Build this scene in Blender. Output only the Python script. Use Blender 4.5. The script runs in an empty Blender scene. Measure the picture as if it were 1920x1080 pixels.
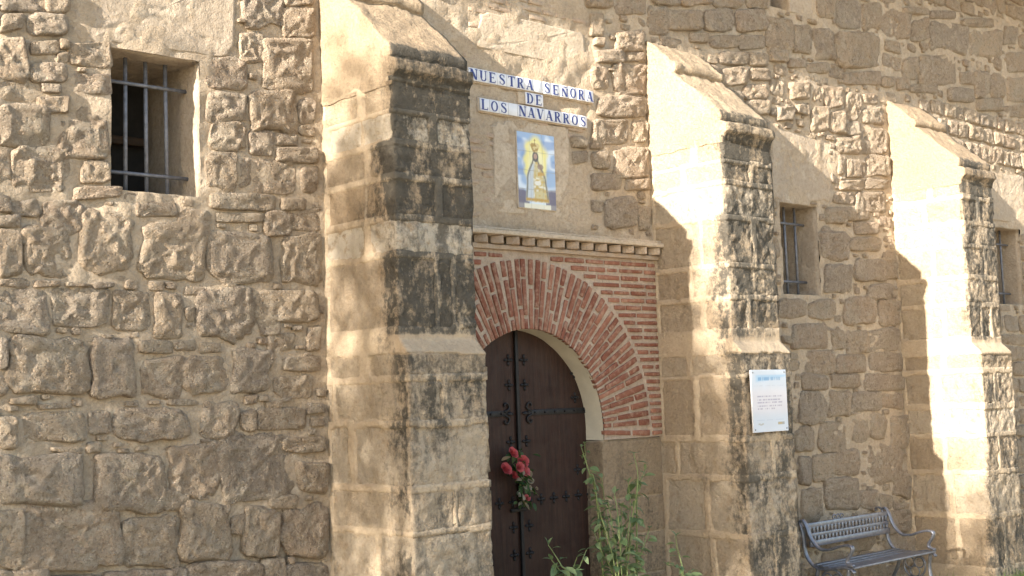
import bpy, math, random
import numpy as np
from mathutils import Vector, Matrix

# ------------------------------------------------------------------ camera
SC = bpy.context.scene
COL = SC.collection
U = 0.65            # metres per survey unit (camera to wall plane = 10 units)
CZ = 1.85           # camera height above the ground
F, YAW, PITCH, ROLL = 2401.6, 42.624, 4.847, -1.913   # focal length in px of a 1920 px wide picture
_a, _b, _c = (math.radians(v) for v in (YAW, PITCH, ROLL))
FW = np.array([math.sin(_a)*math.cos(_b), math.cos(_a)*math.cos(_b), math.sin(_b)])
_r = np.array([math.cos(_a), -math.sin(_a), 0.0]); _u = np.cross(_r, FW)
RT = math.cos(_c)*_r + math.sin(_c)*_u
UP = -math.sin(_c)*_r + math.cos(_c)*_u
CAM = np.array([0.0, 0.0, CZ])
cd = bpy.data.cameras.new('camera'); cam = bpy.data.objects.new('camera', cd); COL.objects.link(cam)
cd.sensor_width = 36; cd.lens = F/1920*36; cd.clip_end = 2000; cd.clip_start = 0.05
m = Matrix.Identity(4)
for i in range(3):
    m[i][0] = RT[i]; m[i][1] = UP[i]; m[i][2] = -FW[i]; m[i][3] = CAM[i]
cam.matrix_world = m
SC.camera = cam

# ------------------------------------------------------------------ sky, sun, exposure
SUN_AZ, SUN_EL = 8.6, 18.6       # degrees off the wall line, degrees up
to_sun = Vector((-math.cos(math.radians(SUN_AZ))*math.cos(math.radians(SUN_EL)),
                 -math.sin(math.radians(SUN_AZ))*math.cos(math.radians(SUN_EL)), math.sin(math.radians(SUN_EL))))
wd = bpy.data.worlds.new('World'); SC.world = wd; wd.use_nodes = True
nt = wd.node_tree; bg = nt.nodes['Background']
sky = nt.nodes.new('ShaderNodeTexSky'); sky.sky_type = 'NISHITA'; sky.sun_disc = False
sky.sun_elevation = math.radians(SUN_EL); sky.sun_rotation = math.atan2(to_sun.x, to_sun.y)
sky.air_density = 1.0; sky.dust_density = 1.2; sky.ozone_density = 0.6
nt.links.new(sky.outputs[0], bg.inputs[0]); bg.inputs[1].default_value = 0.105
sl = bpy.data.lights.new('sun', 'SUN'); sl.energy = 5.0; sl.angle = math.radians(0.55); sl.color = (1.0, 0.915, 0.80)
sun = bpy.data.objects.new('sun', sl); COL.objects.link(sun)
sun.rotation_euler = to_sun.to_track_quat('Z', 'Y').to_euler(); sun.location = (-6, -4, 9)
SC.view_settings.view_transform = 'Standard'; SC.view_settings.look = 'None'
SC.view_settings.exposure = 2.08; SC.view_settings.gamma = 1.0

# ------------------------------------------------------------------ survey helpers
WY = 10*U
def ray(px, py):
    return FW + RT*(px-960)/F - UP*(py-540)/F
def atY(px, py, Y):                 # picture point -> point on the plane y = Y (metres)
    d = ray(px, py); return CAM + d*(Y/d[1])
def atX(px, py, X):
    d = ray(px, py); return CAM + d*(X/d[0])
def atZ(px, py, Z):
    d = ray(px, py); return CAM + d*((Z-CZ)/d[2])
def zu(v): return v*U + CZ          # survey height -> metres
X1, X2, X3 = 6.8175*U, 11.4996*U, 16.8925*U
BW, DU, DL = 0.8896*U, 1.1148*U, 1.2449*U
ZLIP, ZTOP, ZS = zu(2.8782), zu(4.2008), zu(0.407)

rng = random.Random(7)
_T = np.random.RandomState(11).rand(64, 64, 64).astype(np.float64)*2-1
def vn(P, s, off=0.0):
    """value noise, P (n,3), frequency s -> (n,) in about -1..1"""
    Q = P*s + off + 300.0
    I = np.floor(Q).astype(int); f = Q-I; f = f*f*(3-2*f); I &= 63; J = (I+1) & 63
    x0, y0, z0 = I.T; x1, y1, z1 = J.T; fx, fy, fz = f.T
    a = _T[x0,y0,z0]*(1-fx)+_T[x1,y0,z0]*fx; b = _T[x0,y1,z0]*(1-fx)+_T[x1,y1,z0]*fx
    c = _T[x0,y0,z1]*(1-fx)+_T[x1,y0,z1]*fx; d = _T[x0,y1,z1]*(1-fx)+_T[x1,y1,z1]*fx
    a = a*(1-fy)+b*fy; c = c*(1-fy)+d*fy
    return a*(1-fz)+c*fz

def mesh_obj(name, verts, faces, mat, parent=None, loc=(0,0,0), smooth=True, tone=None):
    me = bpy.data.meshes.new(name)
    me.from_pydata([tuple(v) for v in verts], [], [tuple(int(i) for i in f) for f in faces])
    if smooth: me.polygons.foreach_set('use_smooth', [True]*len(me.polygons))
    if tone is not None:
        at = me.color_attributes.new('tone', 'FLOAT_COLOR', 'POINT')
        at.data.foreach_set('color', np.asarray(tone, dtype=np.float32).ravel())
    me.materials.append(mat); me.update()
    o = bpy.data.objects.new(name, me); COL.objects.link(o); o.location = loc
    if parent is not None: o.parent = parent
    return o
def empty(name, loc=(0,0,0), rz=0.0):
    o = bpy.data.objects.new(name, None); COL.objects.link(o); o.location = loc; o.rotation_euler = (0,0,rz)
    o.empty_display_size = 0.1
    return o
def tag(o, label, cat=None, group=None, kind=None):
    o['label'] = label
    if cat: o['category'] = cat
    if group: o['group'] = group
    if kind: o['kind'] = kind
    return o
def child(o, parent, name=None):
    c = o.copy(); COL.objects.link(c); c.parent = parent
    return c

def box_data(lo, hi, step=0.03, rnd=0.008, rough=0.004, freq=14.0, seed=0.0, nmax=40, back=True):
    """rounded, roughened box as (verts, faces) in the given coordinates"""
    lo = np.array(lo, float); hi = np.array(hi, float); d = hi-lo
    n = [max(1, min(nmax, int(math.ceil(v/step)))) for v in d]
    r = min(rnd, 0.45*d.min())
    ax = []
    for k in range(3):
        a = np.linspace(0, d[k], n[k]+1)
        if r > 0.0015: a = np.unique(np.concatenate([a, [r*0.5, d[k]-r*0.5]]).round(6))
        ax.append(a)
    idx = {}; V = []; Fc = []
    def vid(i, j, k):
        t = (i, j, k)
        if t not in idx:
            idx[t] = len(V); V.append((ax[0][i], ax[1][j], ax[2][k]))
        return idx[t]
    N = [len(a)-1 for a in ax]
    for i in range(N[0]):
        for k in range(N[2]):
            Fc.append((vid(i,0,k), vid(i+1,0,k), vid(i+1,0,k+1), vid(i,0,k+1)))
            if back: Fc.append((vid(i,N[1],k), vid(i,N[1],k+1), vid(i+1,N[1],k+1), vid(i+1,N[1],k)))
    for j in range(N[1]):
        for k in range(N[2]):
            Fc.append((vid(0,j,k), vid(0,j,k+1), vid(0,j+1,k+1), vid(0,j+1,k)))
            Fc.append((vid(N[0],j,k), vid(N[0],j+1,k), vid(N[0],j+1,k+1), vid(N[0],j,k+1)))
    for i in range(N[0]):
        for j in range(N[1]):
            Fc.append((vid(i,j,0), vid(i,j+1,0), vid(i+1,j+1,0), vid(i+1,j,0)))
            Fc.append((vid(i,j,N[2]), vid(i+1,j,N[2]), vid(i+1,j+1,N[2]), vid(i,j+1,N[2])))
    P = np.array(V)
    inner = np.clip(P, r, d-r); e = P-inner; L = np.linalg.norm(e, axis=1); L[L == 0] = 1
    nrm = e/L[:, None]
    P = inner + nrm*r + lo
    if rough > 0:
        h = vn(P, freq, seed)*0.6 + vn(P, freq*2.7, seed+5)*0.4 + vn(P, freq*0.35, seed+9)*0.5
        P = P + nrm*(h*rough)[:, None]
    return P, Fc
def box(name, lo, hi, mat, parent=None, **k):
    lo = np.array(lo, float); hi = np.array(hi, float); c = (lo+hi)/2; c[2] = lo[2]
    tone = k.pop('tone', None); smooth = k.pop('smooth', True)
    P, Fc = box_data(lo, hi, **k)
    T = tone(P) if callable(tone) else None
    return mesh_obj(name, P-c, Fc, mat, parent, tuple(c), smooth, T)
def tube_data(pts, rad, n=8, closed=False, flat=1.0):
    """tube through 3-D points; rad number or list"""
    pts = [Vector(p) for p in pts]; V = []; Fc = []; m_ = len(pts)
    rad = [rad]*m_ if not hasattr(rad, '__len__') else rad
    pu = None
    for i, p in enumerate(pts):
        if closed: t = (pts[(i+1) % m_]-pts[i-1])
        else: t = pts[min(i+1, m_-1)]-pts[max(i-1, 0)]
        t.normalize()
        if pu is None: u = t.orthogonal().normalized()
        else: u = (pu - t*pu.dot(t)).normalized()
        pu = u; w = t.cross(u)
        for k in range(n):
            a = 2*math.pi*k/n
            V.append(p + u*math.cos(a)*rad[i] + w*math.sin(a)*rad[i]*flat)
    for i in range(m_ if closed else m_-1):
        j = (i+1) % m_
        for k in range(n):
            Fc.append((i*n+k, i*n+(k+1) % n, j*n+(k+1) % n, j*n+k))
    if not closed:
        Fc.append(tuple(range(n-1, -1, -1))); Fc.append(tuple((m_-1)*n+k for k in range(n)))
    return [tuple(v) for v in V], Fc
def tube(name, pts, rad, mat, parent=None, n=8, closed=False, flat=1.0):
    V, Fc = tube_data(pts, rad, n, closed, flat)
    return mesh_obj(name, V, Fc, mat, parent)
def spline(pts, k=6):
    """Catmull-Rom through points"""
    P = [np.array(p, float) for p in pts]; out = []
    for i in range(len(P)-1):
        a = P[max(i-1, 0)]; b = P[i]; c = P[i+1]; d = P[min(i+2, len(P)-1)]
        for q in range(k):
            t = q/k
            out.append(0.5*((2*b)+(c-a)*t+(2*a-5*b+4*c-d)*t*t+(-a+3*b-3*c+d)*t**3))
    out.append(P[-1]); return out

# ------------------------------------------------------------------ materials
class NT:
    def __init__(s, name):
        s.m = bpy.data.materials.new(name); s.m.use_nodes = True; s.t = s.m.node_tree
        s.b = s.t.nodes['Principled BSDF']; s.pos = s.n('ShaderNodeNewGeometry').outputs['Position']
    def n(s, typ, **kw):
        q = s.t.nodes.new(typ)
        for k, v in kw.items(): setattr(q, k, v)
        return q
    def set(s, sock, v):
        if isinstance(v, bpy.types.NodeSocket): s.t.links.new(v, sock)
        else: sock.default_value = v
    def noise(s, scale, detail=4, rough=0.55, vec=None, stretch=None, dist=0.0):
        q = s.n('ShaderNodeTexNoise'); v = vec or s.pos
        if stretch:
            mp = s.n('ShaderNodeMapping'); s.set(mp.inputs['Vector'], v); mp.inputs['Scale'].default_value = stretch; v = mp.outputs[0]
        s.set(q.inputs['Vector'], v); q.inputs['Scale'].default_value = scale; q.inputs['Detail'].default_value = detail
        q.inputs['Roughness'].default_value = rough; q.inputs['Distortion'].default_value = dist
        return q.outputs['Fac']
    def voro(s, scale, feature='F1'):
        q = s.n('ShaderNodeTexVoronoi', feature=feature); s.set(q.inputs['Vector'], s.pos); q.inputs['Scale'].default_value = scale
        return q.outputs['Distance']
    def rng(s, v, a, b, c=0.0, d=1.0):
        q = s.n('ShaderNodeMapRange'); q.inputs[1].default_value = a; q.inputs[2].default_value = b
        q.inputs[3].default_value = c; q.inputs[4].default_value = d; s.set(q.inputs[0], v); return q.outputs[0]
    def mix(s, f, a, b, blend='MIX'):
        q = s.n('ShaderNodeMix', data_type='RGBA', blend_type=blend)
        s.set(q.inputs[0], f)
        for sock, v in ((q.inputs[6], a), (q.inputs[7], b)):
            s.set(sock, v if isinstance(v, bpy.types.NodeSocket) else (*v, 1.0))
        return q.outputs[2]
    def math(s, op, a, b=0.0):
        q = s.n('ShaderNodeMath', operation=op); s.set(q.inputs[0], a); s.set(q.inputs[1], b); return q.outputs[0]
    def bump(s, h, dist, strength=1.0, prev=None):
        q = s.n('ShaderNodeBump'); q.inputs['Strength'].default_value = strength; q.inputs['Distance'].default_value = dist
        s.set(q.inputs['Height'], h)
        if prev is not None: s.set(q.inputs['Normal'], prev)
        return q.outputs[0]
    def rnd(s): return s.n('ShaderNodeObjectInfo').outputs['Random']
    def tone(s):
        q = s.n('ShaderNodeAttribute', attribute_name='tone'); sp = s.n('ShaderNodeSeparateColor'); s.set(sp.inputs[0], q.outputs['Color'])
        return sp.outputs
    def done(s, col, rough=0.9, nrm=None, metal=0.0, spec=0.25):
        s.set(s.b.inputs['Base Color'], col if isinstance(col, bpy.types.NodeSocket) else (*col, 1.0))
        s.set(s.b.inputs['Roughness'], rough); s.b.inputs['Metallic'].default_value = metal
        s.b.inputs['Specular IOR Level'].default_value = spec
        if nrm is not None: s.set(s.b.inputs['Normal'], nrm)
        return s.m

def m_stone():
    s = NT('rubble_stone'); r = s.rnd()
    c = s.mix(s.rng(r, 0, 1), (0.50, 0.388, 0.28), (0.60, 0.468, 0.332))
    r2 = s.math('FRACT', s.math('MULTIPLY', r, 7.31)); r3 = s.math('FRACT', s.math('MULTIPLY', r, 23.7))
    c = s.mix(s.rng(r2, 0.55, 1.0, 0, 0.7), c, (0.43, 0.365, 0.30))
    c = s.mix(s.rng(r3, 0.6, 1.0, 0, 0.6), c, (0.53, 0.395, 0.285))
    c = s.mix(s.rng(s.noise(5.0, 6, 0.7), 0.47, 0.60, 0, 0.45), c, (0.37, 0.29, 0.212))
    c = s.mix(s.rng(s.noise(4.2, 6, 0.75, dist=0.4), 0.53, 0.58, 0, 0.8), c, (0.53, 0.44, 0.33))
    c = s.mix(s.rng(s.noise(12, 6, 0.78), 0.53, 0.60, 0, 0.7), c, (0.62, 0.52, 0.40))
    c = s.mix(s.rng(s.noise(30, 6, 0.8), 0.53, 0.60, 0.0, 0.55), c, (0.24, 0.18, 0.13))
    c = s.mix(s.rng(s.noise(50, 5, 0.75, dist=0.6), 0.54, 0.61, 0.0, 0.55), c, (0.64, 0.55, 0.43))
    n = s.bump(s.noise(26, 6, 0.78), 0.05, 1.0)
    n = s.bump(s.noise(70, 6, 0.8), 0.03, 1.0, n)
    n = s.bump(s.rng(s.voro(44), 0.0, 0.4), 0.014, 0.6, n)
    return s.done(c, 0.93, n, spec=0.1)
def m_mortar(name='lime_mortar', a=(0.51, 0.41, 0.30), b=(0.42, 0.332, 0.237), light=(0.60, 0.52, 0.41), bd=1.0):
    s = NT(name)
    c = s.mix(s.rng(s.noise(1.7, 5, 0.6), 0.35, 0.68), a, b)
    c = s.mix(s.rng(s.noise(9, 6, 0.65), 0.52, 0.75, 0, 0.7), c, light)
    c = s.mix(s.rng(s.noise(40, 6, 0.75), 0.45, 0.68, 0.0, 0.55), c, (0.25, 0.195, 0.14))
    n = s.bump(s.noise(13, 6, 0.65), 0.035*bd, 0.85)
    n = s.bump(s.noise(55, 6, 0.7), 0.016*bd, 0.85, n)
    return s.done(c, 0.95, n, spec=0.12)
def m_ashlar(name='ashlar', bd=1.0, k=1.0):
    s = NT(name); t = s.tone()
    c = s.mix(s.rng(s.noise(3.0, 5, 0.6), 0.35, 0.68), (0.465, 0.372, 0.262), (0.385, 0.298, 0.205))
    c = s.mix(s.rng(s.noise(14, 5, 0.6), 0.5, 0.75, 0, 0.6), c, (0.54, 0.44, 0.30))
    if k == 1.0: c = s.mix(s.rng(s.rnd(), 0, 1, 0, 0.6), c, (0.36, 0.265, 0.17))
    else: c = s.mix(0.3, c, (0.49, 0.395, 0.285))
    c = s.mix(s.rng(s.noise(42, 6, 0.75), 0.45, 0.68, 0.0, 0.6*bd), c, (0.22, 0.165, 0.115))
    c = s.mix(s.math('MULTIPLY', t['Green'], s.rng(s.noise(12, 6, 0.7), 0.34, 0.5)), c, (0.62, 0.56, 0.46))
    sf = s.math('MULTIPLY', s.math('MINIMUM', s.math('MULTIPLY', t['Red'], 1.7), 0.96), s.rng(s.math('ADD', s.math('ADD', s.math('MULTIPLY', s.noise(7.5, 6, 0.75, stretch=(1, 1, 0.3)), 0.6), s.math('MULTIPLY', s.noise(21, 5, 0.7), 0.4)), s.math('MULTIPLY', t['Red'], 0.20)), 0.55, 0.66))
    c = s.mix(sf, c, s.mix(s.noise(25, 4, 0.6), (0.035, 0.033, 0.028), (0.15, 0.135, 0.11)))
    n = s.bump(s.noise(18, 6, 0.7), 0.045*bd, 0.9)
    n = s.bump(s.noise(55, 6, 0.7), 0.02*bd, 0.85, n)
    n = s.bump(s.rng(s.voro(30), 0.0, 0.3), 0.010*bd, 0.5, n)
    return s.done(c, 0.93, n, spec=0.15)
def m_simple(name, col, rough=0.6, metal=0.0, var=0.25, scale=20.0, bump=0.0, spec=0.3, objvar=0.0):
    s = NT(name); dark = tuple(v*(1-var) for v in col); lite = tuple(min(1, v*(1+var)) for v in col)
    c = s.mix(s.rng(s.noise(scale, 4, 0.6), 0.3, 0.7), dark, lite)
    if objvar: c = s.mix(s.rng(s.rnd(), 0, 1, 0, objvar), c, tuple(v*0.45 for v in col))
    n = s.bump(s.noise(scale*3, 4, 0.6), bump, 0.7) if bump else None
    return s.done(c, rough, n, metal, spec)
def m_brick():
    s = NT('fired_brick'); r = s.rnd()
    c = s.mix(s.rng(r, 0, 1), (0.185, 0.072, 0.047), (0.29, 0.135, 0.09))
    c = s.mix(s.rng(s.math('FRACT', s.math('MULTIPLY', r, 5.7)), 0.7, 1.0, 0, 0.7), c, (0.175, 0.06, 0.042))
    c = s.mix(s.rng(s.noise(26, 6, 0.7), 0.48, 0.60, 0, 0.5), c, (0.40, 0.275, 0.195))
    n = s.bump(s.noise(60, 5, 0.65), 0.008, 0.8)
    return s.done(c, 0.92, n, spec=0.15)
def m_paint(name, rough=0.35, spec=0.5, bump=0.0):
    s = NT(name); q = s.n('ShaderNodeAttribute', attribute_name='tone')
    c = s.mix(s.rng(s.noise(14, 3, 0.6), 0.3, 0.75, 0.0, 0.10), q.outputs['Color'], (0.42, 0.36, 0.28))
    return s.done(c, rough, s.bump(s.noise(10, 2), 0.004, 0.4), spec=spec)
def m_leaf(name, a, b):
    s = NT(name); c = s.mix(s.rnd(), a, b)
    c = s.mix(s.rng(s.noise(60, 3, 0.6), 0.35, 0.7, 0, 0.4), c, tuple(v*0.6 for v in a))
    s.b.inputs['Transmission Weight'].default_value = 0.0
    tr = s.n('ShaderNodeBsdfTranslucent'); s.set(tr.inputs['Color'], c)
    s.done(c, 0.5, None, spec=0.35)
    mx = s.n('ShaderNodeMixShader'); mx.inputs[0].default_value = 0.3
    s.t.links.new(s.b.outputs[0], mx.inputs[1]); s.t.links.new(tr.outputs[0], mx.inputs[2])
    s.t.links.new(mx.outputs[0], s.t.nodes['Material Output'].inputs['Surface'])
    return s.m
M = {}
M['stone'] = m_stone()
M['mortar'] = m_mortar()
M['plaster'] = m_mortar('smooth_lime_plaster', (0.53, 0.44, 0.335), (0.44, 0.36, 0.27), (0.62, 0.54, 0.43), 0.45)
M['lintel'] = m_mortar('rendered_lintel', (0.46, 0.38, 0.29), (0.38, 0.31, 0.235), (0.54, 0.46, 0.36), 0.7)
M['brickmortar'] = m_mortar('brick_mortar', (0.49, 0.39, 0.305), (0.42, 0.33, 0.255), (0.56, 0.47, 0.375), 0.8)
M['oldbrick'] = m_mortar('limewashed_brick', (0.46, 0.365, 0.275), (0.42, 0.31, 0.225), (0.54, 0.45, 0.35), 0.7)
M['ashlar'] = m_ashlar()
M['joint'] = m_ashlar('ashlar_pointing', 0.5, 0.5)
M['brick'] = m_brick()
M['whiteplaster'] = m_simple('white_plaster', (0.62, 0.56, 0.44), 0.9, var=0.08, scale=8, bump=0.004)
def m_door():
    s = NT('dark_brown_wood')
    c = s.mix(s.rng(s.noise(6, 5, 0.65, stretch=(6, 1, 0.4)), 0.35, 0.65), (0.022, 0.010, 0.007), (0.046, 0.021, 0.014))
    c = s.mix(s.rng(s.noise(3, 5, 0.6), 0.5, 0.7, 0, 0.4), c, (0.055, 0.032, 0.023))
    n = s.bump(s.noise(9, 5, 0.6, stretch=(8, 1, 0.3)), 0.006, 0.8)
    return s.done(c, s.rng(s.noise(12, 4), 0.3, 0.7, 0.45, 0.75), n, spec=0.3)
M['door'] = m_door()
M['iron'] = m_simple('black_iron', (0.016, 0.015, 0.016), 0.5, var=0.3)
M['bar'] = m_simple('grey_iron_bar', (0.17, 0.175, 0.195), 0.55, metal=0.3, var=0.3, scale=30)
M['bench'] = m_simple('bench_grey_paint', (0.19, 0.20, 0.235), 0.36, metal=0.5, var=0.3, scale=30, spec=0.5)
M['wood'] = m_simple('window_wood', (0.04, 0.024, 0.013), 0.7, var=0.3)
M['void'] = m_simple('unlit_room_black', (0.02, 0.018, 0.016), 0.9)  # near-black colour stands in for the darkness of the unlit interior
M['tile'] = m_simple('white_glazed_tile', (0.64, 0.65, 0.68), 0.38, var=0.05, scale=15, spec=0.5)
M['blue'] = m_simple('cobalt_glaze', (0.025, 0.035, 0.17), 0.3, var=0.3, scale=60, spec=0.5)
M['paint'] = m_paint('painted_glaze', 0.25)
M['print'] = m_paint('printed_panel', 0.2)
M['roof'] = m_simple('roof_tile', (0.40, 0.20, 0.12), 0.9, var=0.3)
M['leaf'] = m_leaf('plant_leaf', (0.12, 0.19, 0.08), (0.22, 0.28, 0.14))
M['stem'] = m_simple('plant_stem', (0.16, 0.20, 0.08), 0.7)
M['rose'] = m_leaf('rose_petal', (0.52, 0.055, 0.07), (0.66, 0.20, 0.20))
M['roseleaf'] = m_leaf('bouquet_leaf', (0.04, 0.085, 0.025), (0.10, 0.15, 0.05))
M['dry'] = m_leaf('dry_flower', (0.34, 0.27, 0.17), (0.45, 0.40, 0.30))
M['grass'] = m_leaf('grass_blade', (0.12, 0.19, 0.04), (0.20, 0.26, 0.07))
M['crown'] = m_leaf('tree_leaf', (0.05, 0.09, 0.03), (0.08, 0.13, 0.04))
M['bark'] = m_simple('bark', (0.12, 0.09, 0.06), 0.95, var=0.4, bump=0.01)
M['ground'] = m_mortar('sandy_ground', (0.50, 0.42, 0.30), (0.42, 0.35, 0.245), (0.56, 0.48, 0.36), 1.0)

# ------------------------------------------------------------------ ground
gs = 60
gv = [(-140+i*280/gs, -140+j*280/gs, 0.0) for j in range(gs+1) for i in range(gs+1)]
gf = [(j*(gs+1)+i, j*(gs+1)+i+1, (j+1)*(gs+1)+i+1, (j+1)*(gs+1)+i) for j in range(gs) for i in range(gs)]
tag(mesh_obj('ground', gv, gf, M['ground']), 'sandy ground in front of the church wall', kind='structure')

# ------------------------------------------------------------------ church
church = tag(empty('church', (X1, WY, 0)), 'old stone church wall with three stepped buttresses and a brick arched door', 'church')
CH = Matrix.Translation((-X1, -WY, 0))
_mesh_obj = mesh_obj
CO = np.array([X1, WY, 0.0])

def part(o, parent=church):
    """parent a world-built object to a thing without moving it"""
    base = Vector((0, 0, 0)); q = parent
    while q is not None: base += q.location; q = q.parent
    o.parent = parent; o.location = Vector(o.location)-base
    return o

ZW = zu(7.0)
def U_(a): return np.array(a)*U
# openings in survey metres: x0,x1,z0,z1
def rectY(x0, y0, x1, y1, xb0=None):
    a = atY(x0, y0, WY); b = atY(x1, y1, WY); return a[0], b[0], b[2], a[2]
_a1 = atY(205, 88, WY); _b1 = atY(378, 112, WY); _c1 = atY(202, 355, WY)
WIN = [(_a1[0], _b1[0]-0.02, _c1[2], _a1[2]),
       (14.07*U, 14.93*U, zu(1.235), zu(2.46)),
       (20.0*U, 20.86*U, zu(1.245), zu(2.52)),
       (14.10*U, 14.55*U, zu(5.13), zu(5.75))]
ACX, ACZ, AR, AE = 9.409*U, zu(-0.388), 1.108*U, 1.865*U
IMP = zu(-0.52)                       # impost level
PX0, PX1, PZ1 = X1+BW+0.002, X2-0.002, zu(1.60)   # brick panel

# ---- wall bays: mortar bed with openings
bays = []
def bay(x0, x1, x2, x3, openings, label):
    """x1..x2 fine, outside coarse"""
    st = 0.032
    xs = set(np.round(np.arange(x1, x2+st/2, st), 5)) | {x0, x3}
    if x0 < x1: xs |= set(np.round(np.linspace(x0, x1, 12), 5))
    if x3 > x2: xs |= set(np.round(np.linspace(x2, x3, 12), 5))
    zs = set(np.round(np.arange(0, ZW, st), 5)) | {ZW}
    for (a, b, c, d) in openings:
        for S_, lo, hi in ((xs, a, b), (zs, c, d)):
            for e in (lo, hi):
                for q in [q for q in S_ if abs(q-e) < st*0.6]: S_.discard(q)
                S_.add(e)
    xs = np.array(sorted(xs)); zs = np.array(sorted(zs))
    X, Z = np.meshgrid(xs, zs); P = np.stack([X.ravel(), np.full(X.size, WY), Z.ravel()], 1)
    h = vn(P, 3.1)*0.007 + vn(P, 9.0, 3)*0.008 + vn(P, 24, 8)*0.006
    P[:, 1] -= h*1.5 + 0.006
    if x1 < XA and x0 < 0: P[:, 1] += 0.024*np.clip((zu(-0.9)-P[:, 2])/0.25, 0, 1)*np.clip(0.6+vn(P, 2.2, 31)*1.2, 0, 1)
    nx = len(xs); Fc = []
    xm = (xs[1:]+xs[:-1])/2; zm = (zs[1:]+zs[:-1])/2
    for j in range(len(zs)-1):
        for i in range(nx-1):
            if any(a < xm[i] < b and c < zm[j] < d for a, b, c, d in openings): continue
            Fc.append((j*nx+i, j*nx+i+1, (j+1)*nx+i+1, (j+1)*nx+i))
    o = mesh_obj('rubble_wall', P-CO, Fc, M['mortar'], church)
    o['label'] = label
    bays.append(o); return o
XA, XB, XC = X1+BW/2, X2+BW/2, X3+BW/2
DOORH = (PX0+0.01, PX1-0.01, -1.0, PZ1-0.03)
bay(-12.0, 0.7, XA, XA, [WIN[0]], 'rubble wall left of the first buttress with a barred window')
bay(XA, XA, XB, XB, [DOORH], 'plastered wall above the brick arch')
bay(XB, XB, XC, XC, [WIN[1], WIN[3]], 'rubble wall behind the bench')
bay(XC, XC, 16.8, 20.0, [WIN[2]], 'rubble wall beyond the last buttress')

# ---- occupancy of the wall face
OX0, OZ0, OS = 0.6, 0.0, 0.01
ONX, ONZ = 1650, 640
OCC = np.zeros((ONZ, ONX), bool)
GX, GZ = np.meshgrid(OX0+(np.arange(ONX)+0.5)*OS, OZ0+(np.arange(ONZ)+0.5)*OS)
def cells(quad, grow=0.0):
    """grid cells inside a convex quad (ccw or cw)"""
    q = np.array(quad); lo = q.min(0)-grow; hi = q.max(0)+grow
    i0, i1 = max(0, int((lo[0]-OX0)/OS)), min(ONX, int((hi[0]-OX0)/OS)+1)
    j0, j1 = max(0, int((lo[1]-OZ0)/OS)), min(ONZ, int((hi[1]-OZ0)/OS)+1)
    if i1 <= i0 or j1 <= j0: return None, None
    gx = GX[j0:j1, i0:i1]; gz = GZ[j0:j1, i0:i1]; ins = np.ones(gx.shape, bool)
    c = q.mean(0)
    for k in range(4):
        a, b = q[k], q[(k+1) % 4]; n = np.array([b[1]-a[1], a[0]-b[0]]); n = n/(np.linalg.norm(n)+1e-9)
        if np.dot(n, c-a) > 0: n = -n
        ins &= ((gx-a[0])*n[0]+(gz-a[1])*n[1]) < grow
    return (slice(j0, j1), slice(i0, i1)), ins
def block(quad, grow=0.0):
    s, ins = cells(quad, grow)
    if s is not None: OCC[s] |= ins
def rq(x0, x1, z0, z1): return [(x0, z0), (x1, z0), (x1, z1), (x0, z1)]
for w in WIN: block(rq(*w), 0.012)
block(rq(PX0-0.2, PX1+0.2, 0, PZ1+0.14))
for X in (X1, X2, X3):
    block(rq(X-0.012, X+BW+0.012, 0, ZTOP-0.01))

def pxquad(x0, y0, x1, y1, jit=0.0):
    c = [(x0, y1), (x1, y1), (x1, y0), (x0, y0)]
    out = []
    for x, y in c:
        p = atY(x, y, WY); out.append((p[0]+rng.uniform(-jit, jit), p[2]+rng.uniform(-jit, jit)))
    return out

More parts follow.
